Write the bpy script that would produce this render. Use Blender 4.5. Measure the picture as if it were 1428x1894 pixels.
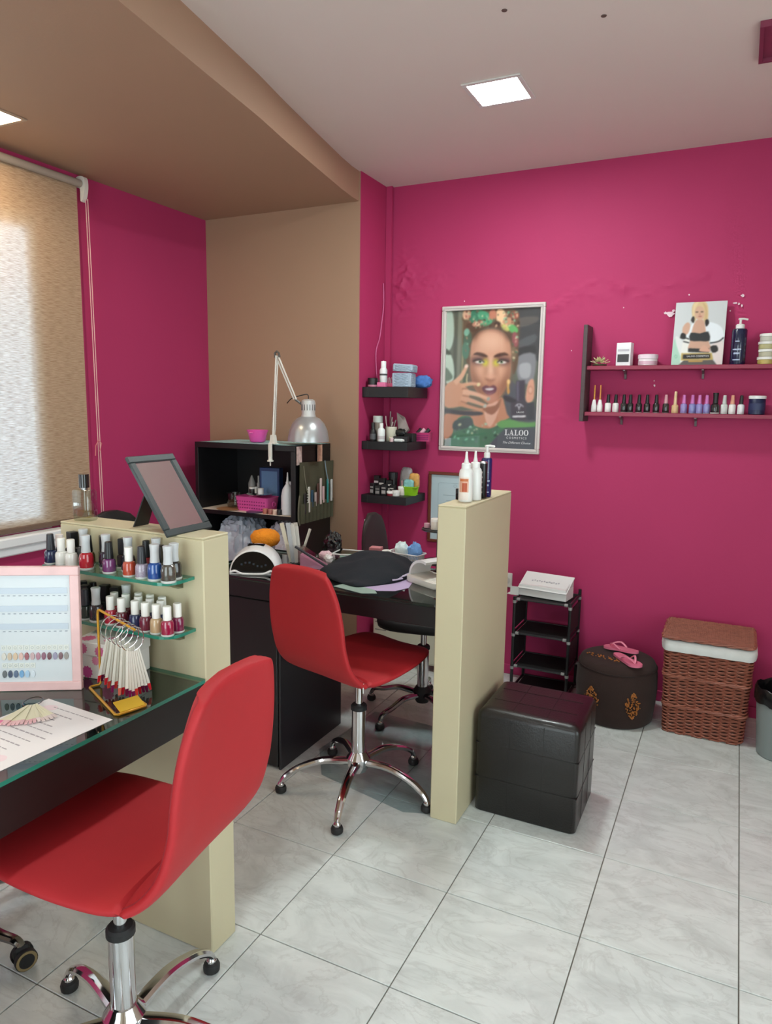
import bpy, math, random
from mathutils import Matrix, Vector, noise
random.seed(7)
scene = bpy.context.scene
COL = scene.collection
for o in list(bpy.data.objects): bpy.data.objects.remove(o)

# ---------------------------------------------------------------- camera
yaw, pitch, roll = 0.454731, 0.148904, 0.0149905
fw = Vector((-math.sin(yaw)*math.cos(pitch), math.cos(yaw)*math.cos(pitch), -math.sin(pitch)))
rt = Vector((math.cos(yaw), math.sin(yaw), 0)); up = rt.cross(fw)
r2 = rt*math.cos(roll)+up*math.sin(roll); u2 = up*math.cos(roll)-rt*math.sin(roll)
cd = bpy.data.cameras.new('camera'); cam = bpy.data.objects.new('camera', cd); COL.objects.link(cam)
cam.matrix_world = Matrix(((r2.x,u2.x,-fw.x,1.4872),(r2.y,u2.y,-fw.y,-1.8660),(r2.z,u2.z,-fw.z,1.4655),(0,0,0,1)))
cd.sensor_fit = 'VERTICAL'; cd.sensor_height = 36; cd.lens = 1319.56/1894*36; cd.clip_start = .02
scene.camera = cam
vs = scene.view_settings
vs.view_transform = 'Standard'; vs.look = 'None'; vs.gamma = 1; vs.use_curve_mapping = False
vs.exposure = 0.55

# ---------------------------------------------------------------- daylight
w = bpy.data.worlds.new('sky'); scene.world = w; w.use_nodes = True
bg = w.node_tree.nodes['Background']; bg.inputs[0].default_value = (.80,.90,1,1); bg.inputs[1].default_value = 1.2
def area(name, loc, rot, sx, sy, power, col):
    l = bpy.data.lights.new(name, 'AREA'); l.shape = 'RECTANGLE'; l.size = sx; l.size_y = sy; l.energy = power; l.color = col
    o = bpy.data.objects.new(name, l); COL.objects.link(o); o.location = loc; o.rotation_euler = rot; return o
HP = math.pi/2
# daylight arriving at the three glazed openings, just outside the glass
area('daylight_window', (-1.80,.10,1.56), (0,-HP,0), 2.2, 3.4, 56, (.74,.87,1))
area('daylight_second_window', (-1.80,-2.3,1.56), (0,-HP,0), 2.0, 1.5, 40, (.82,.91,1))
area('daylight_shop_window', (3.02,-1.3,1.30), (0,HP,0), 1.9, 2.4, 36, (.90,.95,1))
area('daylight_door', (.75,-3.80,1.25), (HP,0,0), 1.5, 2.0, 36, (.90,.95,1))
LED_POWER = 62.0        # emission strength of the ceiling LED diffusers
LED_COL = (.90,1,.985)
SPOT_COL = (1,.80,.54)

# ---------------------------------------------------------------- materials
def C(h):
    h = h.lstrip('#'); v = [int(h[i:i+2],16)/255 for i in (0,2,4)]
    return tuple((x/12.92 if x<=.04045 else ((x+.055)/1.055)**2.4) for x in v)+(1,)
_m = {}
def M(col, rough=.5, metal=0., coat=0., var=0., vscale=8., bump=0., bscale=60., spec=.5, trans=0., sheen=0., stretch=None):
    key = (col,rough,metal,coat,var,vscale,bump,bscale,spec,trans,sheen,stretch)
    if key in _m: return _m[key]
    m = bpy.data.materials.new('paint_'+col.strip('#')); m.use_nodes = True
    nt = m.node_tree; b = nt.nodes['Principled BSDF']
    b.inputs['Base Color'].default_value = C(col); b.inputs['Roughness'].default_value = rough
    b.inputs['Metallic'].default_value = metal; b.inputs['Coat Weight'].default_value = coat
    b.inputs['Specular IOR Level'].default_value = spec; b.inputs['Transmission Weight'].default_value = trans
    b.inputs['Sheen Weight'].default_value = sheen
    if var or bump:
        tc = nt.nodes.new('ShaderNodeTexCoord'); src = tc.outputs['Object']
        if stretch:
            mp = nt.nodes.new('ShaderNodeMapping'); mp.inputs['Scale'].default_value = stretch
            nt.links.new(src, mp.inputs['Vector']); src = mp.outputs[0]
    if var:
        n = nt.nodes.new('ShaderNodeTexNoise'); n.inputs['Scale'].default_value = vscale; n.inputs['Detail'].default_value = 5
        nt.links.new(src, n.inputs['Vector'])
        mx = nt.nodes.new('ShaderNodeMix'); mx.data_type = 'RGBA'; c = C(col)
        mx.inputs[6].default_value = tuple(max(0,x*(1-var)) for x in c[:3])+(1,)
        mx.inputs[7].default_value = tuple(min(1,x*(1+var)) for x in c[:3])+(1,)
        nt.links.new(n.outputs[0], mx.inputs[0]); nt.links.new(mx.outputs[2], b.inputs['Base Color'])
    if bump:
        n2 = nt.nodes.new('ShaderNodeTexNoise'); n2.inputs['Scale'].default_value = bscale; n2.inputs['Detail'].default_value = 4
        nt.links.new(src, n2.inputs['Vector'])
        bp = nt.nodes.new('ShaderNodeBump'); bp.inputs['Strength'].default_value = bump; bp.inputs['Distance'].default_value = .01
        nt.links.new(n2.outputs[0], bp.inputs['Height']); nt.links.new(bp.outputs[0], b.inputs['Normal'])
    _m[key] = m; return m
def glassy(name, tint, gloss=.25, rough=.02):
    """thin clear sheet: transparent + fresnel gloss"""
    if name in _m: return _m[name]
    m = bpy.data.materials.new(name); m.use_nodes = True; nt = m.node_tree; nt.nodes.clear()
    out = nt.nodes.new('ShaderNodeOutputMaterial'); t = nt.nodes.new('ShaderNodeBsdfTransparent'); g = nt.nodes.new('ShaderNodeBsdfGlossy')
    t.inputs[0].default_value = C(tint); g.inputs[0].default_value = (1,1,1,1); g.inputs['Roughness'].default_value = rough
    fr = nt.nodes.new('ShaderNodeFresnel'); fr.inputs[0].default_value = 1.45
    mu = nt.nodes.new('ShaderNodeMath'); mu.operation = 'MULTIPLY_ADD'; mu.inputs[1].default_value = 1.0; mu.inputs[2].default_value = gloss*.1
    mix = nt.nodes.new('ShaderNodeMixShader'); geo = nt.nodes.new('ShaderNodeNewGeometry')
    inv = nt.nodes.new('ShaderNodeMath'); inv.operation = 'SUBTRACT'; inv.inputs[0].default_value = 1; nt.links.new(geo.outputs['Backfacing'], inv.inputs[1])
    m2 = nt.nodes.new('ShaderNodeMath'); m2.operation = 'MULTIPLY'   # surface gloss on the outer side only
    nt.links.new(fr.outputs[0], mu.inputs[0]); nt.links.new(mu.outputs[0], m2.inputs[0]); nt.links.new(inv.outputs[0], m2.inputs[1]); nt.links.new(m2.outputs[0], mix.inputs[0])
    nt.links.new(t.outputs[0], mix.inputs[1]); nt.links.new(g.outputs[0], mix.inputs[2]); nt.links.new(mix.outputs[0], out.inputs[0])
    _m[name] = m; return m
def emit(name, col, strength):
    if name in _m: return _m[name]
    m = bpy.data.materials.new(name); m.use_nodes = True; nt = m.node_tree; nt.nodes.clear()
    out = nt.nodes.new('ShaderNodeOutputMaterial'); e = nt.nodes.new('ShaderNodeEmission')
    e.inputs[0].default_value = tuple(col)+(1,); e.inputs[1].default_value = strength
    nt.links.new(e.outputs[0], out.inputs[0]); _m[name] = m; return m
CHROME = M('#d8d8da', .10, 1.0)
BLACKP = M('#101011', .45)
WHITEP = M('#e8e8e4', .4)
CLEAR = glassy('clear_glass', '#f2f6f4')

# ---------------------------------------------------------------- mesh builder
class MB:
    def __init__(s): s.v = []; s.f = []; s.m = []; s.mats = []
    def _mi(s, mat):
        if mat is None: return 0
        if mat not in s.mats: s.mats.append(mat)
        return s.mats.index(mat)
    def add(s, vs_, fs, mat=None, T=None):
        k = len(s.v); i = s._mi(mat)
        s.v += [tuple(T @ Vector(p)) for p in vs_] if T is not None else [tuple(p) for p in vs_]
        s.f += [tuple(a+k for a in f) for f in fs]; s.m += [i]*len(fs); return s
    def box(s, x0,x1,y0,y1,z0,z1, b=0., mat=None, T=None):
        if b <= 0:
            v = [(x,y,z) for x in (x0,x1) for y in (y0,y1) for z in (z0,z1)]
            f = [(0,1,3,2),(4,6,7,5),(0,4,5,1),(2,3,7,6),(0,2,6,4),(1,5,7,3)]
            return s.add(v,f,mat,T)
        b = min(b, (x1-x0)*.49, (y1-y0)*.49, (z1-z0)*.49)
        v = []; idx = {}
        X = (x0,x1); Y = (y0,y1); Z = (z0,z1)
        for i in (0,1):
            for j in (0,1):
                for k in (0,1):
                    sx, sy, sz = (1,-1)[i], (1,-1)[j], (1,-1)[k]
                    for a in range(3):
                        idx[i,j,k,a] = len(v)
                        v.append((X[i]+(0 if a==0 else sx*b), Y[j]+(0 if a==1 else sy*b), Z[k]+(0 if a==2 else sz*b)))
        f = []
        for i in (0,1):
            q = [idx[i,0,0,0],idx[i,1,0,0],idx[i,1,1,0],idx[i,0,1,0]]; f.append(tuple(q if i else q[::-1]))
            q = [idx[0,i,0,1],idx[1,i,0,1],idx[1,i,1,1],idx[0,i,1,1]]; f.append(tuple(q[::-1] if i else q))
            q = [idx[0,0,i,2],idx[1,0,i,2],idx[1,1,i,2],idx[0,1,i,2]]; f.append(tuple(q if i else q[::-1]))
        for i in (0,1):
            for j in (0,1):
                q = [idx[i,j,0,0],idx[i,j,0,1],idx[i,j,1,1],idx[i,j,1,0]]; f.append(tuple(q if i==j else q[::-1])[::-1] if 0 else tuple(q))
                f.append((idx[i,0,j,0],idx[i,0,j,2],idx[i,1,j,2],idx[i,1,j,0]))
                f.append((idx[0,i,j,1],idx[0,i,j,2],idx[1,i,j,2],idx[1,i,j,1]))
                for k in (0,1): f.append((idx[i,j,k,0],idx[i,j,k,1],idx[i,j,k,2]))
        return s.add(v,f,mat,T)
    def lathe(s, prof, n=20, c=(0,0,0), mat=None, T=None, cap=True):
        v = []; f = []
        for r,z in prof:
            for i in range(n):
                a = 2*math.pi*i/n; v.append((c[0]+r*math.cos(a), c[1]+r*math.sin(a), c[2]+z))
        m = len(prof)
        for j in range(m-1):
            for i in range(n):
                k = (i+1)%n; f.append((j*n+i,j*n+k,(j+1)*n+k,(j+1)*n+i))
        if cap:
            if prof[0][0] > 1e-6: f.append(tuple(range(n))[::-1])
            if prof[-1][0] > 1e-6: f.append(tuple((m-1)*n+i for i in range(n)))
        return s.add(v,f,mat,T)
    def cyl(s, p0, p1, r0, r1=None, n=12, mat=None, T=None):
        return s.tube([p0,p1], [r0, r0 if r1 is None else r1], n, mat=mat, T=T)
    def tube(s, pts, r, n=8, closed=False, mat=None, T=None, flat=1.):
        pts = [Vector(p) for p in pts]; N = len(pts)
        rr = r if isinstance(r,(list,tuple)) else [r]*N
        v = []; f = []; prev = None
        for i,p in enumerate(pts):
            if closed: t = pts[(i+1)%N]-pts[i-1]
            else: t = pts[min(i+1,N-1)]-pts[max(i-1,0)]
            t.normalize()
            if prev is None:
                a = Vector((0,0,1)) if abs(t.z)<.9 else Vector((1,0,0)); nrm = (a-t*a.dot(t)).normalized()
            else: nrm = (prev-t*prev.dot(t)).normalized()
            prev = nrm; bn = t.cross(nrm)
            for k in range(n):
                a = 2*math.pi*k/n; v.append(p+(nrm*math.cos(a)*flat+bn*math.sin(a))*rr[i])
        for i in range(N if closed else N-1):
            for k in range(n):
                a = i*n+k; b_ = i*n+(k+1)%n; j = ((i+1)%N)*n
                f.append((a,b_,j+(k+1)%n,j+k))
        if not closed:
            f.append(tuple(range(n))[::-1]); f.append(tuple((N-1)*n+k for k in range(n)))
        return s.add(v,f,mat,T)
    def prism(s, poly, h0, h1, axis='z', mat=None, T=None):
        """poly: 2d outline, extruded between h0 and h1 along the axis"""
        n = len(poly)
        def P(a,b,h): return {'z':(a,b,h),'y':(a,h,b),'x':(h,a,b)}[axis]
        v = [P(a,b,h0) for a,b in poly]+[P(a,b,h1) for a,b in poly]
        f = [tuple(range(n))[::-1], tuple(range(n,2*n))]+[(i,(i+1)%n,n+(i+1)%n,n+i) for i in range(n)]
        return s.add(v,f,mat,T)
    def loft(s, rings, mat=None, T=None, cap=True, closed=True):
        n = len(rings[0]); v = [p for r in rings for p in r]; f = []
        for j in range(len(rings)-1):
            for i in range(n if closed else n-1):
                k = (i+1)%n; f.append((j*n+i,j*n+k,(j+1)*n+k,(j+1)*n+i))
        if cap and closed:
            f.append(tuple(range(n))[::-1]); f.append(tuple((len(rings)-1)*n+i for i in range(n)))
        return s.add(v,f,mat,T)
    def blob(s, c, size, e=1.0, amp=0., freq=6., seed=0, nu=28, nv=16, mat=None, T=None, flatbase=None, ridge=False):
        """superellipsoid, optionally crumpled"""
        rings = []
        def sp(x,p): return math.copysign(abs(x)**p, x)
        for j in range(nv+1):
            ph = -math.pi/2+math.pi*j/nv; ring = []
            for i in range(nu):
                a = 2*math.pi*i/nu
                d = Vector((sp(math.cos(ph),e)*sp(math.cos(a),e), sp(math.cos(ph),e)*sp(math.sin(a),e), sp(math.sin(ph),e)))
                k = 1.
                if amp:
                    q = d*freq+Vector((seed*3.1,seed*7.7,seed)); k += amp*(noise.noise(q)+.5*noise.noise(q*2.3)) if not ridge else amp*(.8-2.2*abs(noise.noise(q))-1.2*abs(noise.noise(q*2.1)))
                p = Vector((c[0]+d.x*size[0]*k, c[1]+d.y*size[1]*k, c[2]+d.z*size[2]*k))
                if flatbase is not None: p.z = max(p.z, flatbase)
                ring.append(p)
            rings.append(ring)
        return s.loft(rings, mat, T, cap=False)
    def mesh(s, name, smooth=30):
        me = bpy.data.meshes.new(name); me.from_pydata(s.v, [], s.f); me.update()
        for m in s.mats: me.materials.append(m)
        for p,i in zip(me.polygons, s.m): p.material_index = i
        import bmesh
        bm = bmesh.new(); bm.from_mesh(me); bmesh.ops.recalc_face_normals(bm, faces=bm.faces); bm.to_mesh(me); bm.free()
        if smooth:
            for p in me.polygons: p.use_smooth = True
            me.set_sharp_from_angle(angle=math.radians(smooth))
        return me
    def build(s, name, mat=None, parent=None, smooth=30, label=None):
        me = s.mesh(name, smooth)
        if mat is not None and not s.mats: me.materials.append(mat)
        o = bpy.data.objects.new(name, me); COL.objects.link(o)
        if parent is not None: o.parent = parent
        if label: o['label'] = label
        return o
def tag(o, label, cat=None, group=None, kind=None):
    o['label'] = label
    if cat: o['category'] = cat
    if group: o['group'] = group
    if kind: o['kind'] = kind
    return o
def thing(name, label, cat, loc=(0,0,0), rz=0., group=None):
    o = bpy.data.objects.new(name, None); COL.objects.link(o); o.empty_display_size = .05
    o.location = loc; o.rotation_euler = (0,0,rz); return tag(o, label, cat, group)
def struct(name, mb, mat, label, smooth=30):
    o = mb.build(name, mat, smooth=smooth); o['kind'] = 'structure'; o['label'] = label; return o
def dup(root, loc, rz, label):
    def cp(o, par):
        c = o.copy(); COL.objects.link(c); c.parent = par
        for ch in o.children: cp(ch, c)
        return c
    r = cp(root, None); r.location = loc; r.rotation_euler = (0,0,rz); r['label'] = label; return r
def rotz(a): return Matrix.Rotation(a,4,'Z')
def TR(x,y,z): return Matrix.Translation((x,y,z))
def smooth_closed(pts, k=4):
    n = len(pts); out = []
    for i in range(n):
        p0,p1,p2,p3 = (pts[(i+j-1)%n] for j in range(4))
        for q in range(k):
            t = q/k
            out.append(tuple(.5*((2*b)+(-a+c)*t+(2*a-5*b+4*c-d)*t*t+(-a+3*b-3*c+d)*t**3) for a,b,c,d in zip(p0,p1,p2,p3)))
    return out
def smooth_open(pts, k=6):
    n = len(pts); out = []
    for i in range(n-1):
        p0,p1,p2,p3 = pts[max(i-1,0)],pts[i],pts[i+1],pts[min(i+2,n-1)]
        for q in range(k):
            t = q/k
            out.append(tuple(.5*((2*b)+(-a+c)*t+(2*a-5*b+4*c-d)*t*t+(-a+3*b-3*c+d)*t**3) for a,b,c,d in zip(p0,p1,p2,p3)))
    out.append(tuple(pts[-1])); return out
def rrect(x0,x1,y0,y1,r,n=4):
    out = []
    for cx,cy,a0 in ((x1-r,y1-r,0),(x0+r,y1-r,90),(x0+r,y0+r,180),(x1-r,y0+r,270)):
        for i in range(n+1):
            a = math.radians(a0+90*i/n); out.append((cx+r*math.cos(a), cy+r*math.sin(a)))
    return out
def text_mesh(txt, size, mat, parent, T, name='lettering', shear=0., align='CENTER', space=1.):
    cu = bpy.data.curves.new(name,'FONT'); cu.body = txt; cu.size = size; cu.shear = shear; cu.align_x = align
    cu.extrude = .0002; cu.resolution_u = 2; cu.space_character = space
    o = bpy.data.objects.new(name, cu); COL.objects.link(o)
    me = bpy.data.meshes.new_from_object(o.evaluated_get(bpy.context.evaluated_depsgraph_get()))
    bpy.data.objects.remove(o); bpy.data.curves.remove(cu)
    me.transform(T); me.materials.clear(); me.materials.append(mat)
    o = bpy.data.objects.new(name, me); COL.objects.link(o); o.parent = parent; return o
# ================================================================ the room
XL, XR, YF, YB, H, HS, XS, YA = -1.36, 2.8, -3.6, 1.85, 2.645, 2.50, -0.345, 1.536
PINK = M('#b03362', .68, var=.05, vscale=2.5, bump=.04, bscale=90, spec=.3)
BROWN = M('#a3826a', .6, var=.03, vscale=3, bump=.04, bscale=90)
CEIL = M('#d8cac2', .75, var=.02, vscale=2)
CREAMW = M('#d3c8b4', .7)

def tile_mat():
    m = bpy.data.materials.new('marbled_ceramic'); m.use_nodes = True; nt = m.node_tree; b = nt.nodes['Principled BSDF']
    L = nt.links.new; N = nt.nodes.new
    tc = N('ShaderNodeTexCoord'); oi = N('ShaderNodeObjectInfo')
    mul = N('ShaderNodeVectorMath'); mul.operation = 'SCALE'; mul.inputs['Scale'].default_value = 23
    cmb = N('ShaderNodeCombineXYZ'); L(oi.outputs['Random'], cmb.inputs[0]); L(oi.outputs['Random'], cmb.inputs[1]); L(cmb.outputs[0], mul.inputs[0])
    add = N('ShaderNodeVectorMath'); add.operation = 'ADD'; L(tc.outputs['Object'], add.inputs[0]); L(mul.outputs[0], add.inputs[1])
    mp = N('ShaderNodeMapping'); mp.inputs['Rotation'].default_value = (0,0,.6); mp.inputs['Scale'].default_value = (1,2.0,1); L(add.outputs[0], mp.inputs[0])
    n1 = N('ShaderNodeTexNoise'); n1.inputs['Scale'].default_value = 5; n1.inputs['Detail'].default_value = 8; n1.inputs['Roughness'].default_value = .62; n1.inputs['Distortion'].default_value = 1.2
    L(mp.outputs[0], n1.inputs['Vector'])
    r1 = N('ShaderNodeValToRGB'); e = r1.color_ramp.elements
    e[0].position = .30; e[0].color = C('#c3c8c5'); e[1].position = .62; e[1].color = C('#d9dedb')
    L(n1.outputs[0], r1.inputs[0])
    n2 = N('ShaderNodeTexNoise'); n2.inputs['Scale'].default_value = 3.2; n2.inputs['Detail'].default_value = 9; n2.inputs['Roughness'].default_value = .6; n2.inputs['Distortion'].default_value = 2.2
    L(mp.outputs[0], n2.inputs['Vector'])
    r2 = N('ShaderNodeValToRGB'); e = r2.color_ramp.elements
    e[0].position = .47; e[0].color = (0,0,0,1); e[1].position = .53; e[1].color = (0,0,0,1)
    k = r2.color_ramp.elements.new(.50); k.color = (.28,.28,.28,1)
    L(n2.outputs[0], r2.inputs[0])
    mx = N('ShaderNodeMix'); mx.data_type = 'RGBA'; mx.inputs[7].default_value = C('#a9aaa6')
    L(r2.outputs[0], mx.inputs[0]); L(r1.outputs[0], mx.inputs[6]); L(mx.outputs[2], b.inputs['Base Color'])
    b.inputs['Roughness'].default_value = .22; b.inputs['Specular IOR Level'].default_value = .45
    return m
TILE = tile_mat(); GROUT = M('#77736b', .9, var=.1, vscale=30)
floor = struct('floor', MB().box(XL-.2,XR+.2,YF-.2,YB+.1,-.10,-.004), GROUT, 'pale marbled ceramic tile floor with dark grout lines')
cache = {}
T = .4; g = .0016
for i in range(-4,7):
    for j in range(-9,5):
        x0,x1,y0,y1 = max(i*T+g,XL),min((i+1)*T-g,XR),max(j*T+g,YF),min((j+1)*T-g,YB)
        if x1-x0 < .01 or y1-y0 < .01: continue
        key = (round(x1-x0,4),round(y1-y0,4))
        if key not in cache:
            a,b_ = (x1-x0)/2,(y1-y0)/2
            cache[key] = MB().box(-a,a,-b_,b_,-.008,0,.0012).mesh('tile',0); cache[key].materials.append(TILE)
        o = bpy.data.objects.new('tile', cache[key]); COL.objects.link(o); o.parent = floor; o.location = ((x0+x1)/2,(y0+y1)/2,0)

struct('ceiling', MB().box(XL-.2,XR+.2,YF-.2,YB+.1,H,H+.1), CEIL, 'plain pale ceiling')
sof = [(XL,YF),(.46,YF),(.10,-1.4),(-.054,-.352),(-.117,.045),(-.177,.434),(-.227,.69),(-.281,1.0),(-.335,1.32),(-.352,1.45),(-.356,YA),(XL,YA)]
struct('trim_1', MB().prism(sof, HS, H+.02), BROWN, 'brown dropped soffit with a slanting edge above the window')

# back wall: a fine grid whose paint has blistered and cracked
crack = [(.55,1.95),(.587,1.963),(.65,2.0),(.692,2.03),(.75,2.05),(.821,2.069),(.90,2.06),(.95,2.03),(1.002,2.012),(1.1,2.03),(1.2,2.06),(1.306,2.085)]
crack2 = [(.55,1.40),(.60,1.395),(.64,1.42),(.70,1.415)]
crack3 = [(.60,1.62),(.585,1.57),(.60,1.5)]
def dseg(p,a,b):
    ax,ay = a; bx,by = b; dx,dy = bx-ax,by-ay; t = max(0,min(1,((p[0]-ax)*dx+(p[1]-ay)*dy)/(dx*dx+dy*dy)))
    return math.hypot(p[0]-ax-t*dx,p[1]-ay-t*dy)
def relief(x,z):
    m = 0
    for cr,wd,k in ((crack,.028,1.),(crack2,.02,.5),(crack3,.02,.4)):
        if cr[0][0]-.2 < x < cr[-1][0]+.2:
            d = min(dseg((x,z),cr[i],cr[i+1]) for i in range(len(cr)-1)); m = max(m, k*math.exp(-(d/wd)**2))
    for cx,cz,rx,rz_,k in ((-.23,2.14,.075,.13,1.5),(-.09,2.13,.10,.07,1.2),(-.25,2.02,.05,.08,.9),(.78,2.03,.13,.05,.6)):
        m = max(m, k*math.exp(-((x-cx)/rx)**2-((z-cz)/rz_)**2))
    if m < .02: return 0
    q = Vector((x*24,z*18,0)); n = noise.noise(q)+.6*noise.noise(q*2.1)
    rid = 1-abs(noise.noise(Vector((x*16,z*22,3))))*2.2
    return -m*(.0055*n+.0075*max(0,rid)**2)
nx, nz = 250, 210
v = []; f = []
xs = [XS+(XR-XS)*((i/nx)**1.25) for i in range(nx+1)]
zs = [1.25+(2.4-1.25)*k/150 for k in range(151)]
zs = [1.25*k/10 for k in range(10)]+zs+[2.4+(H+.01-2.4)*k/4 for k in range(1,5)]
for x in xs:
    for z in zs: v.append((x, YB+relief(x,z), z))
n_ = len(zs)
for i in range(nx):
    for k in range(n_-1): f.append((i*n_+k,(i+1)*n_+k,(i+1)*n_+k+1,i*n_+k+1))
mb = MB(); mb.add(v,f); mb.box(XS,XR,YB+.012,YB+.12,0,H+.01)
wall_back = struct('wall_back', mb, PINK, 'magenta pink back wall with blistered cracked paint')
def flake(x,z,w,h,seed):
    rnd = random.Random(seed); n = 11
    p = [(x+w*math.cos(6.283*i/n)*rnd.uniform(.45,1.1), z+h*math.sin(6.283*i/n)*rnd.uniform(.45,1.1)) for i in range(n)]
    MB().prism(p, YB-.0075, YB-.0015, 'y').build('paint_flake', M('#e9cfd8',.7), wall_back)
for k,(x,z,w_,h_) in enumerate([(1.154,1.912,.022,.014),(1.132,1.917,.007,.007),(1.168,1.925,.008,.008),(1.457,1.98,.009,.008),(1.231,1.995,.005,.004),(1.428,1.948,.010,.004),
     (1.444,1.944,.005,.006),(1.456,1.936,.005,.008),(1.106,1.578,.006,.008),(1.41,1.915,.004,.004),(1.103,1.60,.002,.005),(.94,1.95,.003,.003),(.70,1.75,.003,.003),(.12,2.02,.003,.003)]): flake(x,z,w_,h_,k)
struct('wall_alcove', MB().box(XL-.2,XS-.004,YA,YB+.1,0,H+.01), BROWN, 'light brown wall of the alcove beside the window')
struct('wall_return', MB().box(XS-.004,XS,YA,YB+.1,0,H+.01), PINK, 'narrow pink return wall between brown wall and back wall')
def wall_with_openings(name, mat, label, axis, plane0, plane1, a0, a1, ops):
    """ops: (start, end, z0, z1) holes along the wall"""
    mb = MB()
    def bx(p,q,z0,z1):
        if q-p < 1e-4 or z1-z0 < 1e-4: return
        if axis == 'y': mb.box(plane0,plane1,p,q,z0,z1)
        else: mb.box(p,q,plane0,plane1,z0,z1)
    cur = a0
    for s,e,z0,z1 in sorted(ops):
        bx(cur,s,0,H+.01); bx(s,e,0,z0); bx(s,e,z1,H+.01); cur = e
    bx(cur,a1,0,H+.01); return struct(name, mb, mat, label)
W1 = (-1.0,.41,.875,2.26); W2 = (-2.9,-1.55,.875,2.26); D1 = (-.85,1.55,0,2.25); W3 = (-2.5,-.1,.35,2.25)
wall_with_openings('wall_left', PINK, 'pink left wall with the window openings', 'y', XL-.045, XL, YF-.2, YA, [W1,W2])
wall_with_openings('wall_front', CREAMW, 'cream shop front wall behind the camera', 'x', YF-.2, YF, XL, XR+.2, [D1])
wall_with_openings('wall_right', CREAMW, 'cream right hand wall with the shop window', 'y', XR, XR+.2, YF, YB+.1, [W3])
struct('baseboard_back', MB().box(XS+.001,XR,YB-.012,YB-.001,0,.055,.003), PINK, 'low pink painted skirting along the back wall')
struct('trim_2', MB().box(XS+.002,XS+.036,YB-.026,YB-.008,.06,H), PINK, 'pink painted vertical cable conduit in the corner')
def window(nm, op, lab):
    y0,y1,z0,z1 = op; wx = XL-.018; W = M('#eceef0',.35)
    root = thing(nm, lab, None); root['kind'] = 'structure'
    mb = MB()
    for a,b_,c,d in ((y0,y1,z0,z0+.06),(y0,y1,z1-.06,z1),(y0,y0+.06,z0+.06,z1-.06),(y1-.06,y1,z0+.06,z1-.06),((y0+y1)/2-.04,(y0+y1)/2+.04,z0+.06,z1-.06)):
        mb.box(wx-.014,wx+.014,a,b_,c,d,.004)
    mb.build('window_frame', W, root)
    for a,b_ in ((y0+.06,(y0+y1)/2-.04),((y0+y1)/2+.04,y1-.06)):
        MB().box(wx-.004,wx+.004,a,b_,z0+.06,z1-.06).build('pane', CLEAR, root)
    MB().box(XL+.0005,XL+.07,y0-.03,y1+.03,z0-.045,z0-.001,.006).build('window_sill', W, root)
    MB().box(XL+.0005,XL+.05,y0-.03,y1+.03,z0-.085,z0-.047,.006).build('sill_apron', W, root)
window('window_1', W1, 'white framed window behind the tan roller blind')
window('window_2', W2, 'white framed second window further along the left wall')
root = thing('door_1','glazed white framed shop door behind the camera',None); root['kind'] = 'structure'
mb = MB(); W = M('#e6e6e4',.4)
for a,b_,c,d in ((-.85,1.55,2.19,2.25),(-.85,-.79,0,2.19),(.0,.07,0,2.19),(1.49,1.55,0,2.19),(-.79,0,0,.08),(.07,1.49,0,.08)): mb.box(a,b_,YF-.13,YF-.07,c,d,.004)
mb.build('door_frame', W, root)
MB().box(-.79,0,YF-.104,YF-.098,.08,2.19).build('pane', CLEAR, root); MB().box(.07,1.49,YF-.104,YF-.098,.08,2.19).build('pane', CLEAR, root)
root = thing('window_3','wide shop window in the right hand wall beyond the picture',None); root['kind'] = 'structure'
mb = MB(); y0,y1,z0,z1 = W3; ym = (y0+y1)/2
for a,b_,c,d in ((y0,y1,z0,z0+.06),(y0,y1,z1-.06,z1),(y0,y0+.06,z0+.06,z1-.06),(y1-.06,y1,z0+.06,z1-.06),(ym-.03,ym+.03,z0+.06,z1-.06)): mb.box(XR+.05,XR+.11,a,b_,c,d,.004)
mb.build('window_frame', W, root)
for a,b_ in ((y0+.06,ym-.03),(ym+.03,y1-.06)): MB().box(XR+.076,XR+.084,a,b_,z0+.06,z1-.06).build('pane', CLEAR, root)

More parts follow.
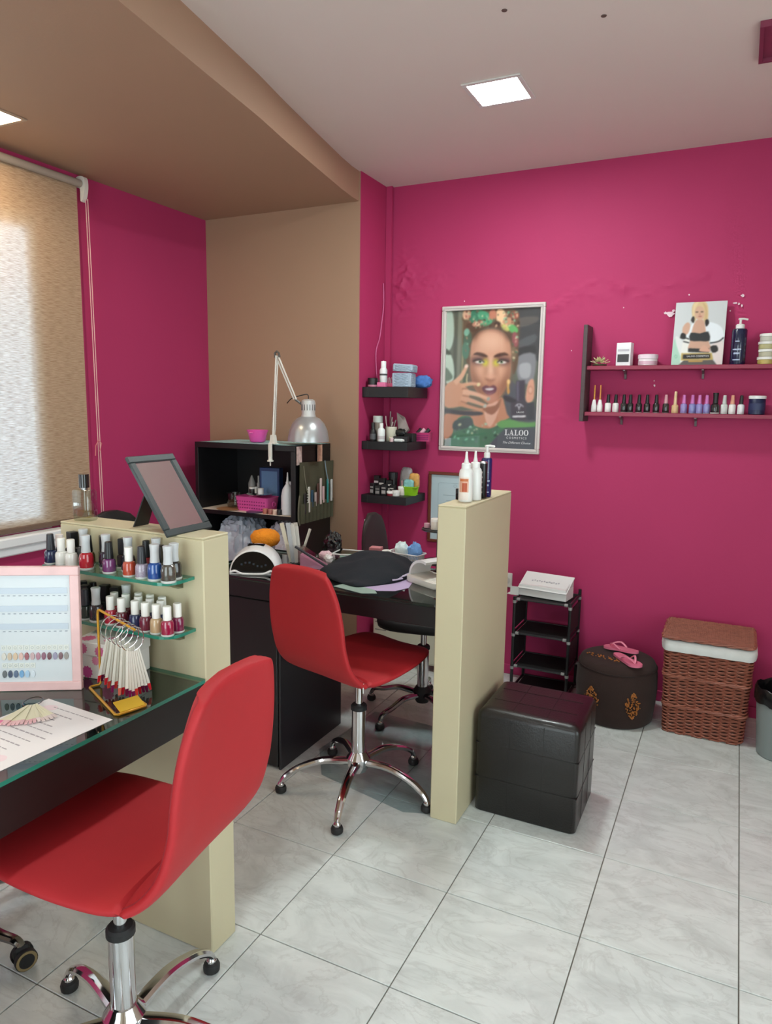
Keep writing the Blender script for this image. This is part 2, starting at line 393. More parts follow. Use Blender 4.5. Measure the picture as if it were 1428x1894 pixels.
# ---------------- roller blinds
def blind_mat():
    m = bpy.data.materials.new('woven_blind_fabric'); m.use_nodes = True; nt = m.node_tree; nt.nodes.clear()
    L = nt.links.new; N = nt.nodes.new
    tc = N('ShaderNodeTexCoord'); mp = N('ShaderNodeMapping'); mp.inputs['Scale'].default_value = (1,26,400); L(tc.outputs['Object'], mp.inputs[0])
    n = N('ShaderNodeTexNoise'); n.inputs['Scale'].default_value = 1; n.inputs['Detail'].default_value = 3; n.inputs['Distortion'].default_value = .3; L(mp.outputs[0], n.inputs['Vector'])
    r = N('ShaderNodeValToRGB'); r.color_ramp.elements[0].position = .38; r.color_ramp.elements[1].position = .62
    r.color_ramp.elements[0].color = C('#bda081'); r.color_ramp.elements[1].color = C('#d6bc9c'); L(n.outputs[0], r.inputs[0])
    r2 = N('ShaderNodeValToRGB'); r2.color_ramp.elements[0].position = .35; r2.color_ramp.elements[1].position = .65
    r2.color_ramp.elements[0].color = C('#7d838d'); r2.color_ramp.elements[1].color = C('#d3d8e0'); L(n.outputs[0], r2.inputs[0])
    d = N('ShaderNodeBsdfDiffuse'); t = N('ShaderNodeBsdfTranslucent'); L(r.outputs[0], d.inputs[0]); L(r2.outputs[0], t.inputs[0])
    m0 = N('ShaderNodeMixShader'); m0.inputs[0].default_value = .26; L(d.outputs[0], m0.inputs[1]); L(t.outputs[0], m0.inputs[2])
    tr = N('ShaderNodeBsdfTransparent'); r3 = N('ShaderNodeMapRange'); r3.inputs['From Min'].default_value = .35; r3.inputs['From Max'].default_value = .65; r3.inputs['To Min'].default_value = .06; r3.inputs['To Max'].default_value = .14; L(n.outputs[0], r3.inputs[0])
    mx = N('ShaderNodeMixShader'); L(r3.outputs[0], mx.inputs[0]); L(m0.outputs[0], mx.inputs[1]); L(tr.outputs[0], mx.inputs[2])   # open weave lets some light straight through
    out = N('ShaderNodeOutputMaterial'); L(mx.outputs[0], out.inputs[0]); return m
BLIND = blind_mat()
def blind(y0,y1,zb,label):
    root = thing('roller_blind', label, 'blind', (XL+.03,y1,zb), group='roller blinds'); zt = 2.455-zb; wd = y1-y0
    MB().add([(-.0165,-wd,.02),(-.0165,0,.02),(-.0165,0,zt),(-.0165,-wd,zt)],[(0,1,2,3)]).build('fabric', BLIND, root)
    MB().cyl((-.0,-wd,zt),(0,.005,zt),.017,n=16).build('roller_tube', M('#9c8f84',.5), root)
    MB().box(-.024,-.008,-wd,0,-.002,.022,.004).build('bottom_bar', M('#6b5648',.6), root)
    mb = MB(); mb.prism(smooth_closed([(-.027,.03),(.02,.028),(.026,-.02),(.012,-.068),(-.004,-.075),(-.004,-.02),(-.027,-.012)],3), .008,.030,'y',T=TR(0,0,zt))
    mb.build('end_bracket', M('#d9d3cb',.45), root)
    ch = MB(); z1 = 2.39-zb; z2 = -.02
    for s,ox in ((0,.002),(1,.007)): ch.tube([(.012+.008*s,.022+ox+.012*t_,z1+(z2-z1)*t_) for t_ in (0,.33,.66,1)], .0022, 6)
    ch.build('pull_chain', M('#d8a8a8',.5), root)
    mb = MB(); mb.tube([(.02,.035,1.26-zb-.04),(.022,.045,1.26-zb),(.02,.03,1.26-zb+.015),(.016,.015,1.26-zb-.01),(.014,.012,1.26-zb-.06)], .0022, 6); mb.build('chain_clip', M('#cc7777',.5), root)
blind(-1.15,.622,.885,'tan woven roller blind glowing over the left window')
blind(-3.05,-1.45,1.12,'tan roller blind half raised over the far window behind the camera')

# ---------------- ceiling fittings
def panel_light(name, label, cx, cy, z, sx, sy, col, power, rim):
    root = thing(name, label, 'ceiling light', (cx,cy,z))
    mb = MB(); o,i = 1.0,.84
    for a,b_,c,d in ((-sx,sx,-sy,-sy*i),(-sx,sx,sy*i,sy),(-sx,-sx*i,-sy*i,sy*i),(sx*i,sx,-sy*i,sy*i)): mb.box(a,b_,c,d,-.006,-.0005,.001)
    mb.build('frame', rim, root)
    MB().box(-sx*i,sx*i,-sy*i,sy*i,-.0045,-.001).build('diffuser', emit('led_'+name+str(power), col, power), root)
panel_light('ceiling_light','square white LED panel glowing in the pale ceiling above the pink wall',.575,.918,H,.113,.113,LED_COL,LED_POWER*2.05,M('#cfcac6',.4))
panel_light('ceiling_light','unseen square LED panel added for fill light behind the camera',.575,-1.35,H,.113,.113,LED_COL,LED_POWER*.8,M('#cfcac6',.4))  # unseen panel, added to fill the room from behind the camera
panel_light('soffit_light','square warm downlight in the brown soffit near the blind',-1.08,.0,HS,.095,.095,SPOT_COL,LED_POWER*.85,M('#a58d78',.4))
panel_light('soffit_light','square warm downlight in the brown soffit further along the window wall',-.95,-1.9,HS,.095,.095,SPOT_COL,LED_POWER*.85,M('#a58d78',.4))
for x,y,lab in ((.756,.389,'small dark screw hole in ceiling nearest the soffit'),(1.021,.543,'small dark screw hole in ceiling nearest the maroon fitting')):
    mb = MB(); mb.lathe([(.0,-.002),(.008,-.002),(.009,-.0003),(.0,-.0003)],12,(0,0,H)); o = mb.build('ceiling_plug', M('#5b4741',.7)); o.data.transform(TR(x,y,0)); tag(o,lab,'plug')
root = thing('ceiling_spot_box','square maroon ceiling fitting at the right edge of the ceiling','ceiling light',(1.58,.90,H))
mb = MB(); MAR = M('#7a2c46',.5)
for a,b_,c,d in ((-.13,.13,-.13,-.118),(-.13,.13,.118,.13),(-.13,-.118,-.118,.118),(.118,.13,-.118,.118)): mb.box(a,b_,c,d,-.020,-.0005)
mb.build('housing', MAR, root); MB().box(-.118,.118,-.118,.118,-.008,-.001).build('back_plate', MAR, root)
MB().lathe([(.062,-.016),(.075,-.014),(.075,-.008),(.0,-.008)],24).build('lamp_ring', M('#b9b3ad',.3,.6), root)
# ================================================================ partitions, tables
CREAM = M('#c7bd9d', .55, var=.03, vscale=4, bump=.03, bscale=120)
P1 = (-.167,.333,-.523,-.423); P2 = (.600,.700,.345,.872); PZ = 1.137
def partition(x0,x1,y0,y1,label):
    root = thing('half_wall', label, 'partition', ((x0+x1)/2,(y0+y1)/2,0)); a,b_ = (x1-x0)/2,(y1-y0)/2
    MB().box(-a,a,-b_,b_,0,PZ-.006,.003).build('panel', CREAM, root)
    MB().box(-a,a,-b_,b_,PZ-.006,PZ,.0025).build('top_cap', CREAM, root)
partition(*P1,'cream half wall with glass nail polish shelves behind the front table')
partition(*P2,'cream half wall between the black desk and the leather cube')

EDGE = M('#1f7f6a', .15, coat=.6); GLTOP = glassy('green_clear_glass', '#d9efe6', .5)
WENGE = M('#1b1615', .38, var=.25, vscale=6, stretch=(1,1,12)); BLACKW = M('#131214', .4, var=.2, vscale=5, stretch=(8,8,1))
def glass_plate(poly, z0, z1, name, parent, edge=EDGE):
    mb = MB(); n = len(poly)
    mb.add([(x,y,z0) for x,y in poly]+[(x,y,z1) for x,y in poly], [tuple(range(n))[::-1],tuple(range(n,2*n))], GLTOP)
    mb.add([(x,y,z0) for x,y in poly]+[(x,y,z1) for x,y in poly], [(i,(i+1)%n,n+(i+1)%n,n+i) for i in range(n)], edge)
    return mb.build(name, None, parent, smooth=0)
# front manicure table
root = thing('manicure_table','dark brown front table with green edged glass top','table',(.084,-1.1,0))
MB().box(-.247,.247,-.55,.573,.666,.766,.002).build('table_frame', WENGE, root)
glass_plate(rrect(-.251,.251,-.56,.575,.006,3), .768,.777,'glass_top',root)
MB().box(-.247,.247,-.55,-.50,0,.664,.002).build('leg_panel', WENGE, root)
# second desk
root = thing('manicure_desk','long black desk with drawers pedestal behind the red chair','desk',(.08,.62,0))
MB().box(-.53,.516,-.255,.25,.700,.772,.002).build('desk_frame', BLACKW, root)
glass_plate(rrect(-.533,.517,-.262,.252,.005,3), .776,.785,'glass_top',root,M('#1b2624',.15,coat=.5))
MB().box(-.53,-.16,-.228,.24,.0,.698,.002).build('pedestal', BLACKW, root)
d_ = MB().box(-.525,-.155,-.250,-.230,.012,.696,.003).build('drawer_front', BLACKW, root)
MB().box(-.152,-.142,-.247,.24,.0,.698,.002).build('side_panel', M('#1d1c20',.35), root)

# glass shelves on the half wall
def gshelf(z, label):
    root = thing('glass_shelf', label, 'shelf', (.09,-.523,z), group='glass shelves on the half wall')
    pl = [(-.215,-.001),(-.215,-.095)]+[(.215-.045+.045*math.sin(math.radians(a)), -.095+.045-.045*math.cos(math.radians(a))) for a in range(0,91,15)]+[(.215,-.001)]
    glass_plate(pl,-.008,0,'glass_plate',root)
    for x in (-.17,.16):
        mb = MB(); mb.prism([(-.001,-.0085),(-.055,-.0085),(-.045,-.022),(-.02,-.032),(-.001,-.034)], x-.018,x+.018,'x'); mb.build('clear_bracket', glassy('bracket_plastic','#c9cec4',.4,.15), root)
gshelf(1.038,'upper green edged glass shelf crowded with nail polish')
gshelf(.905,'lower green edged glass shelf with white capped nail polish')

# ================================================================ chairs
RED = M('#ad1c24', .66, var=.06, vscale=14, bump=.05, bscale=500)
REDSEAM = M('#8e1a24', .7)
RUB = M('#1a1a1b', .6)
def shell(th=.036, lift=.085):
    P = [(.245,.424),(.235,.432),(.20,.441),(.12,.436),(.03,.428),(-.05,.424),(-.135,.430),(-.190,.452),(-.224,.505),(-.236,.580),(-.244,.668),(-.254,.752),(-.266,.821),(-.2685,.834)]
    P = [(a,b_+lift) for a,b_ in P]
    Wd = [.06,.125,.172,.198,.206,.206,.204,.197,.188,.183,.181,.166,.136,.108]
    pts = smooth_open([(a,b_,w_) for (a,b_),w_ in zip(P,Wd)], 5); n = len(pts); rings = []; NR = 40
    for i,(y,z,w_) in enumerate(pts):
        a = pts[max(i-1,0)]; b_ = pts[min(i+1,n-1)]; t = Vector((0,b_[0]-a[0],b_[1]-a[1])).normalized()
        nrm = Vector((0,-t.z,t.y))        # points to the inside (up for the seat, forward for the back)
        if nrm.z < 0 and i < n*.5: nrm = -nrm
        e = min(1, .35+min(i,n-1-i)*.12); s_ = i/(n-1); ring = []
        back = max(0,min(1,(s_-.45)*4))
        for k in range(NR):
            an = 2*math.pi*k/NR; cx = math.cos(an); sx = math.sin(an)
            lx = math.copysign(abs(cx)**.45, cx); ln = math.copysign(abs(sx)**.8, sx)
            dish = (lx*lx)*(.012+.020*back)*(1-.75*math.exp(-((s_-.52)/.13)**2))*min(1,.3+min(s_,1-s_)*12)
            p = Vector((lx*w_, y, z))+nrm*(ln*th*.5*e+dish); ring.append(p)
        rings.append(ring)
    mb = MB(); mb.loft(rings)
    return mb, rings
def star_base(root, r, phase, hubz, caster, leg_mat, hub_mat, col_top, sleeve_top, sleeve_mat=CHROME):
    MB().lathe([(0,hubz-.055),(.03,hubz-.05),(.046,hubz-.02),(.046,hubz+.005),(.036,hubz+.02),(.03,hubz+.03),(0,hubz+.03)],24).build('hub', hub_mat, root)
    sl = MB().lathe([(.027,hubz+.01),(.027,sleeve_top),(.020,sleeve_top)],20).build('gas_lift_sleeve', sleeve_mat, root)
    MB().lathe([(.031,sleeve_top-.012),(.031,sleeve_top+.002),(.026,sleeve_top+.008),(.015,sleeve_top+.008)],20).build('collar', RUB, sl)
    MB().lathe([(.0145,sleeve_top+.0),(.0145,col_top)],16).build('gas_lift_rod', CHROME, root)
    for k in range(5):
        a = phase+k*2*math.pi/5; c,s_ = math.cos(a),math.sin(a)
        pr = smooth_open([(.03,hubz-.01),(r*.45,hubz-.004),(r*.75,hubz-.028),(r*.93,.068),(r,.042)],5)
        mb = MB(); mb.tube([(c*q,s_*q,z) for q,z in pr], [.019-.007*i/(len(pr)-1) for i in range(len(pr))], 10, flat=.75)
        lg = mb.build('leg', leg_mat, root)
        if caster == 'ball':
            mb = MB(); mb.lathe([(0,.0),(.014,.0),(.021,.006),(.022,.018),(.019,.026),(.010,.028),(0,.028)],14,(c*r,s_*r,0),RUB)
            mb.lathe([(.0,.024),(.013,.026),(.013,.036),(.008,.044),(0,.046)],12,(c*r,s_*r,0),CHROME); mb.build('caster', None, lg)
        else:
            ca = a+1.0; T_ = TR(c*r,s_*r,.028) @ rotz(ca); mb = MB(); TAN = M('#8d7a55',.5)
            for sd in (-1,1):
                mb.cyl((0,sd*.010,0),(0,sd*.022,0),.028,n=20,mat=RUB,T=T_); mb.cyl((0,sd*.0215,0),(0,sd*.0235,0),.026,n=20,mat=TAN,T=T_); mb.cyl((0,sd*.022,0),(0,sd*.025,0),.019,n=20,mat=RUB,T=T_)
            mb.box(-.026,.016,-.009,.009,.0,.032,.006,RUB,T_); mb.build('caster', None, lg)
def red_chair(label, loc, face, phase, col_top, tagged, lift):
    root = thing('swivel_chair', label, 'chair', loc, group='red shell swivel chairs')
    mb,rings = shell(lift=lift); R_ = rotz(face-math.pi/2)
    mb.v = [tuple(R_ @ Vector(p)) for p in mb.v]; sh = mb.build('seat_shell', RED, root, smooth=60)
    for sd in (0,20):        # seam around both sides of the rear edge
        k = (sd+3)%40 if sd == 0 else 17
        k = 40-k if sd == 0 else 40-17
        sm = MB(); sm.tube([R_ @ (r_[k]*1.0) for r_ in rings[6:-2]], .0016, 5); sm.build('seam', REDSEAM, sh)
    MB().box(-.075,.075,-.075,.075,col_top-.012,col_top+.002,.004,T=R_).build('seat_plate', RUB, root)
    star_base(root,.295,phase,.128,'ball',CHROME,CHROME,col_top,.338)
    if tagged:
        r_ = rings[34]; p = R_ @ r_[2]
        tb = MB(); tb.box(-.003,.003,-.001,.001,-.018,.016,T=TR(*p) @ rotz(face-math.pi/2+HP+.4)); tb.build('care_tag', WHITEP, sh)
    return root
red_chair('red upholstered swivel chair in the foreground tucked under the glass table',(.372,-.862,0),math.radians(188),math.radians(91),.518,False,.120)
red_chair('red upholstered swivel chair with its back to us at the black desk',(.282,.392,.0018),math.radians(75),math.radians(-4),.484,True,.082)

DKGREY = M('#2b2826', .55, bump=.2, bscale=300)
def leaf_chair(label, loc, face, phase, caster, btop=.95):
    root = thing('office_chair', label, 'chair', loc, group='black office chairs'); R_ = rotz(face-math.pi/2)
    mb = MB(); mb.blob((0,0,.475),(.215,.205,.035),.55,nu=32,nv=12,T=R_); mb.build('seat_cushion', M('#161313',.6), root, smooth=60)
    rings = []
    for i in range(15):                                       # leaf shaped backrest
        t = i/14; z = .56+(btop-.56)*t; hw = .19*math.sqrt(max(0,1-abs(2*t-.85)**2.6/1.62))*(1 if t<.97 else .55)+.012
        y = -.215-.05*t-.02*math.sin(3.1*t); ring = []
        for k in range(20):
            an = 2*math.pi*k/20; lx = math.cos(an)*hw; ly = math.sin(an)*.018
            ring.append((lx, y+ly+.5*lx*lx, z))
        rings.append(ring)
    mb = MB(); mb.loft(rings,T=R_); mb.build('backrest', DKGREY, root, smooth=60)
    mb = MB(); mb.tube([(0,-.02,.435),(0,-.20,.43),(0,-.245,.47),(0,-.25,.62)],.016,8,T=R_); mb.build('back_support', RUB, root)
    MB().box(-.09,.09,-.09,.09,.425,.442,.004,T=R_).build('seat_plate', RUB, root)
    star_base(root,.28,phase,.105,caster,M('#8b8b8d',.14,1.0),RUB,.43,.33)
leaf_chair('black office chair behind the cluttered desk with chrome star base',(.222,1.15,.0018),math.radians(10),math.radians(250),'ball',.955)
leaf_chair('black chair mostly hidden behind the front half wall by the window wall',(-1.0,.66,0),math.radians(0),math.radians(20),'ball',.928)
leaf_chair('office chair at the left picture edge showing one chrome leg and caster',(-.352,-.838,0),math.radians(0),math.radians(13),'twin',.95)
# ================================================================ poufs, rack, hamper, bin
# leather cube
root = thing('cube_pouf','square black leather cube pouf beside the half wall','pouf',(.905,.632,0))
LEA = M('#120d0c', .36, coat=.15, var=.15, vscale=20, bump=.12, bscale=160)
def cushion_box(hx,hy,h,r):
    """box with rounded edges"""
    rings = []
    for z,ins in ((0,.006),(.006,0),(h-r,0),(h-r*.6,r*.10),(h-r*.25,r*.35),(h-r*.05,r*.75),(h,r*1.3)):
        rings.append([(x,y,z) for x,y in rrect(-hx+ins,hx-ins,-hy+ins,hy-ins,.018,4)])
    return MB().loft(rings)
cushion_box(.183,.162,.394,.03).build('leather_cover', LEA, root, smooth=50)
SEAM = M('#171211', .5); mb = MB()
for t in (-.061,.061): mb.box(t-.001,t+.001,-.1628,.1628,.01,.37); mb.box(-.1838,.1838,t*.9-.001,t*.9+.001,.01,.37)
for z in (.135,.265): mb.box(-.1838,.1838,-.1628,.1628,z-.001,z+.001)
for t in (-.061,.061): mb.box(t-.001,t+.001,-.13,.13,.37,.3952); mb.box(-.15,.15,t*.9-.001,t*.9+.001,.37,.3952)
mb.build('stitched_seams', SEAM, root)
# round pouf
root = thing('round_pouf','round dark brown fabric pouf with gold embroidery under the slippers','pouf',(1.055,1.562,0))
FAB = M('#2c1a15', .9, var=.2, vscale=25, bump=.15, bscale=220, sheen=.05)
MB().lathe([(.0,.0),(.160,.0),(.172,.012),(.180,.08),(.186,.16),(.183,.235),(.176,.270),(.168,.288),(.150,.297),(.08,.301),(0,.302)],56).build('fabric_cover', FAB, root, smooth=60)
MB().tube([(.179*math.cos(a*math.pi/28),.179*math.sin(a*math.pi/28),.262) for a in range(56)],.0035,6,closed=True).build('piping', M('#24130f',.8), root)
GOLD = M('#a9692f', .5, metal=.3, var=.3, vscale=60)
def motif(parent, a0, zc, top=False, seed=1):
    rnd = random.Random(seed); mb = MB()
    def put(u,v_,r):
        if top: p = Vector((u,v_,.3025))
        else:
            a = a0+u/.186; rr = .187; p = Vector((rr*math.cos(a),rr*math.sin(a),zc+v_))
        mb.blob(tuple(p),(r,r,r*.7 if top else r),1,nu=6,nv=4)
    if top:
        for k in range(46):
            t = k/45; u = -.13+.20*t; w_ = -.04-.06*t; put(u+rnd.uniform(-.014,.014),w_+rnd.uniform(-.018,.018),rnd.uniform(.003,.005))
    else:
        for k in range(130):
            t = rnd.uniform(-1,1); wd = .042*(1-abs(t)**1.6)*(1 if int((t+1)*5)%2 else .85); put(rnd.choice((-1,1))*wd*rnd.uniform(0,1),t*.062,rnd.uniform(.0026,.0046))
    mb.build('gold_embroidery', GOLD, parent, smooth=60)
motif(root, math.radians(-58), .125, seed=3); motif(root, math.radians(-118), .125, seed=4); motif(root,0,0,True,5)
# flip flops
FLIP = M('#d9738f', .6); FLIP2 = M('#e58aa2', .55)
def flipflop(label, loc, rz, tilt):
    root = thing('flip_flop', label, 'slipper', loc, rz, 'pink flip flops on the round pouf'); root.rotation_euler = (tilt[0],tilt[1],rz)
    out = smooth_closed([(-.085,-.018),(-.088,.012),(-.05,.024),(.0,.024),(.05,.036),(.085,.026),(.094,-.004),(.075,-.030),(.03,-.030),(-.04,-.026)],4)
    MB().prism(out,0,.010).build('sole', FLIP, root, smooth=40)
    mb = MB()
    for s_ in (-1,1): mb.tube(smooth_open([(.062,0,.010),(.052,s_*.010,.024),(.02,s_*.026,.030),(-.01,s_*.026,.010)],4),.0055,6,flat=.5)
    mb.build('strap', FLIP2, root)
flipflop('pink flip flop lying nearer the front of the round pouf',(1.105,1.49,.3045),math.radians(-50),(0,0))
flipflop('pink flip flop resting on the other one with its strap up',(1.065,1.60,.316),math.radians(150),(0,.10))
# shoe rack
root = thing('shoe_rack','black tubular shoe rack with fabric shelves against the pink wall','shoe rack',(.675,1.70,0))
RX,RY = .14,.115; FABK = M('#0d0c0d', .8, bump=.1, bscale=300); CON = M('#8e8e8c', .4)
for x in (-RX,RX):
    for y in (-RY,RY):
        p = MB().cyl((x,y,0),(x,y,.535 if y>0 else .515),.008,n=10).build('post', BLACKP, root)
        for z in (.020,.150,.325,.500): MB().cyl((x,y,z-.018),(x,y,z-.004),.0096,n=8).build('connector', CON, p)
for z in (.022,.150,.325,.503):
    s_ = MB().box(-RX+.012,RX-.012,-RY-.004,RY,z-.002,z+.002).build('shelf', FABK, root)
    for y in (-RY,RY): MB().cyl((-RX,y,z),(RX,y,z),.006,n=8).build('crossbar', M('#3d3d3f',.35,.5), s_)
    for x in (-RX,RX):
        MB().cyl((x,-RY,z),(x,RY,z),.006,n=8).build('side_bar', BLACKP, s_)
        e = x-math.copysign(.02,x); MB().cyl((e-.008,-RY,z),(e+.008,-RY,z),.0085,n=8).build('end_fitting', CON, s_)
for x in (-RX,RX):
    for z0,z1 in ((.17,.30),(.345,.475)): MB().box(x-.0015,x+.0015,-RY+.01,RY-.01,z0,z1).build('side_cloth', FABK if x<0 else M('#2a1016',.8), root)
# carton on the rack
root = thing('carton','open white cardboard carton lying on top of the black shoe rack','box',(.668,1.685,.5105),math.radians(-7))
CARD = M('#dcdcda', .6)
MB().box(-.125,.125,-.055,.055,0,.058,.002).build('carton_body', CARD, root)
mb = MB(); mb.prism([(-.064,.040),(-.058,.036),(.058,.098),(.056,.104)],-.128,.128,'x'); mb.build('carton_lid', CARD, root)
mb = MB(); mb.prism([(-.055,.058),(.055,.058),(.055,.094)],.118,.124,'x'); mb.build('end_flap', M('#c9c9c7',.6), root)
mb = MB(); mb.box(-.172,-.128,-.052,-.047,.0,.044,T=Matrix.Rotation(.15,4,'Z')); mb.box(-.18,-.128,-.075,-.02,.0,.003); mb.build('tuck_flap', M('#cfcfcc',.6), root)
Tt = Matrix.Rotation(math.atan2(.062,.116),4,'X')
mb = MB(); rnd = random.Random(4)
for k in range(12): mb.box(-.075+k*.0125,-.075+k*.0125+rnd.uniform(.006,.011),-.004,.004,-.0002,.0004,T=TR(0,-.003,.0745) @ Tt @ TR(0,(.002 if k%2 else -.002),0))
mb.build('faint_print', M('#a9a9ad',.6), root)

# wicker hamper
root = thing('laundry_hamper','reddish woven wicker laundry hamper with lid and white liner','hamper',(1.444,1.625,0))
WICK = M('#8f5442', .55, var=.5, vscale=45, coat=.1); WICKD = M('#7d3526', .6, var=.3, vscale=40)
def rect_ring(hx,hy,n):
    """points around a rounded rectangle, evenly spaced, with outward normals"""
    poly = rrect(-hx,hx,-hy,hy,.03,4); L_ = [0]
    for i in range(len(poly)): L_.append(L_[-1]+math.dist(poly[i],poly[(i+1)%len(poly)]))
    out = []; tot = L_[-1]; j = 0
    for k in range(n):
        d = tot*k/n
        while L_[j+1] < d: j += 1
        a = poly[j]; b_ = poly[(j+1)%len(poly)]; t = (d-L_[j])/(L_[j+1]-L_[j]+1e-9)
        nx_,ny_ = b_[1]-a[1], -(b_[0]-a[0]); q = math.hypot(nx_,ny_)+1e-9
        out.append((a[0]+(b_[0]-a[0])*t, a[1]+(b_[1]-a[1])*t, nx_/q, ny_/q))
    return out
HH = .415; NW = 192; ST = 32; rows = 54
mb = MB(); rnd = random.Random(11)
for r_ in range(rows):
    z = .006+(HH-.012)*r_/(rows-1); g_ = z/HH; hx = .163+.016*g_; hy = .138+.012*g_
    ring = rect_ring(hx,hy,NW); ph = math.pi*(r_%2); rad = .0039*rnd.uniform(.85,1.1)
    mb.tube([(x+nx_*.0060*math.sin(k*ST/2*2*math.pi/NW+ph), y+ny_*.0060*math.sin(k*ST/2*2*math.pi/NW+ph), z+.0012*math.sin(k*.9+r_)) for k,(x,y,nx_,ny_) in enumerate(ring)], rad, 5, closed=True)
o = mb.build('woven_body', WICK, root, smooth=60); o['kind'] = 'stuff'
for zb in (.135,.275):
    g_ = zb/HH; ring = rect_ring(.163+.016*g_+.007,.138+.012*g_+.007,NW); mb = MB()
    for s_ in (0,math.pi): mb.tube([(x+nx_*.003*math.cos(k*.5+s_),y+ny_*.003*math.cos(k*.5+s_),zb+.004*math.sin(k*.5+s_)) for k,(x,y,nx_,ny_) in enumerate(ring)],.0042,5,closed=True)
    mb.build('twisted_band', WICK, root, smooth=60)
mb = MB()
for k in range(0,ST):
    pts = []
    for z in (0,.2,HH): 
        g_ = z/HH; x,y,_,_ = rect_ring(.161+.016*g_,.136+.012*g_,ST)[k]; pts.append((x,y,z))
    mb.tube(pts,.0045,5)
o = mb.build('stakes', WICKD, root); o['kind'] = 'stuff'
MB().box(-.155,.155,-.13,.13,.004,.01).build('base_board', WICKD, root)
MB().loft([[(x,y,z) for x,y in rrect(-.156-k,.156+k,-.131-k,.131+k,.03,4)] for z,k in ((.011,0),(.40,.015))]).build('gap_shade_box', M('#2a1512',.9), root)  # dark box added behind the strands, its colour paints shade into the gaps
rings = [[(x*1.0+nx_*d+.0018*math.sin(k*1.7),y+ny_*d+.0018*math.cos(k*1.3),z) for k,(x,y,nx_,ny_) in enumerate(rect_ring(.180,.151,96))] for z,d in ((.395,.004),(.392,.010),(.405,.013),(.42,.014),(.434,.012),(.442,.004),(.44,-.01))]
MB().loft(rings,cap=False).build('liner', M('#d8d9d6',.85,bump=.1,bscale=60), root, smooth=60)
lid = bpy.data.objects.new('lid', None); COL.objects.link(lid); lid.parent = root; lid.location = (-.004,-.004,.447)
mb = MB(); rnd = random.Random(5); nr = 40
for r_ in range(nr):
    y = -.158+.316*r_/(nr-1); ph = math.pi*(r_%2)
    mb.tube([(-.184+.368*k/120, y, .010+.0030*math.sin(k*1.26+ph)) for k in range(121)], .0044*rnd.uniform(.85,1.1), 5)
o = mb.build('lid_weave', WICK, lid, smooth=60); o['kind'] = 'stuff'
ring = rect_ring(.188,.162,120); mb = MB()
for s_ in (0,math.pi): mb.tube([(x+nx_*.003*math.cos(k*.6+s_),y+ny_*.003*math.cos(k*.6+s_),.008+.004*math.sin(k*.6+s_)) for k,(x,y,nx_,ny_) in enumerate(ring)],.0048,5,closed=True)
mb.build('lid_rim', WICK, lid, smooth=60)
# waste bin
root = thing('waste_bin','grey plastic waste bin with black bag at the right edge','bin',(1.752,1.475,0))
MB().lathe([(0,0),(.083,0),(.088,.006),(.108,.285),(.104,.285),(.085,.012),(0,.012)],36).build('bin_body', M('#7f8786',.45), root)
rings = []
for z,r_ in ((.255,.1095),(.24,.113),(.262,.1145),(.30,.113),(.305,.106),(.28,.10),(.20,.094),(.12,.085)):
    rings.append([((r_+.0018*math.sin(k*2.1+z*90)*(1 if z<.3 else .5))*math.cos(k*math.pi/24),(r_+.0018*math.sin(k*2.1+z*90))*math.sin(k*math.pi/24),z+.004*math.sin(k*1.3)*(r_>.105)) for k in range(48)])
MB().loft(rings,cap=False).build('bin_bag', M('#0c0c0e',.28,bump=.3,bscale=40), root, smooth=60)
# ================================================================ nail polish
POLISH = {}
def bottle_meshes(kind):
    if kind in POLISH: return POLISH[kind]
    if kind == 'round':      # squat round bottle with straight cap
        b=[(0,.0035),(.0150,.0035),(.0158,.006),(.0158,.030),(.0135,.036),(.0085,.0385),(0,.0385)]; g_=[(0,0),(.0155,0),(.0166,.002),(.0166,.0048),(0,.0048)]; c=[(0,.0385),(.0100,.0385),(.0100,.071),(.0090,.0725),(0,.0725)]
    elif kind == 'tall':     # wide bottle with tall waisted cap
        b=[(0,.004),(.0165,.004),(.0180,.009),(.0180,.030),(.0155,.040),(.0100,.0445),(0,.0445)]; g_=[(0,0),(.0172,0),(.0186,.003),(.0186,.0058),(0,.0058)]; c=[(0,.0445),(.0115,.0445),(.0104,.056),(.0104,.072),(.0118,.087),(.0110,.0885),(0,.0885)]
    elif kind == 'taper':    # bottle with tall tapering cap
        b=[(0,.0035),(.0150,.0035),(.0165,.007),(.0160,.029),(.0140,.035),(.0085,.038),(0,.038)]; g_=[(0,0),(.0158,0),(.0172,.0025),(.0172,.005),(0,.005)]; c=[(0,.038),(.0112,.038),(.0098,.060),(.0086,.079),(.0070,.080),(0,.080)]
    elif kind == 'square':   # squared bottle
        b=None
    elif kind == 'gel':      # narrow gel bottle
        b=[(0,.0),(.0128,.0),(.0138,.002),(.0138,.036),(.0120,.040),(.0080,.042),(0,.042)]; g_=[(0,0),(.0135,0),(.0142,.0008),(.0142,.0016),(0,.0016)]; c=[(0,.042),(.0086,.042),(.0074,.062),(.0064,.078),(.0050,.079),(0,.079)]
    if b is None:
        B = MB(); B.box(-.014,.014,-.014,.014,.003,.036,.003); G = MB(); G.box(-.0148,.0148,-.0148,.0148,0,.0045,.001); Cc = MB(); Cc.box(-.0115,.0115,-.0115,.0115,.0365,.078,.0015)
    else:
        B = MB(); B.lathe(b,16); G = MB(); G.lathe(g_,16); Cc = MB(); Cc.lathe(c,16)
    POLISH[kind] = (B.mesh('polish_body',35), G.mesh('glass_base',35), Cc.mesh('cap',35)); return POLISH[kind]
_pm = {}
def slotmesh(me, mat):
    k = (me.name, mat.name)
    if k not in _pm:
        m2 = me.copy(); m2.name = me.name.split('.')[0]; m2.materials.clear(); m2.materials.append(mat); _pm[k] = m2
    return _pm[k]
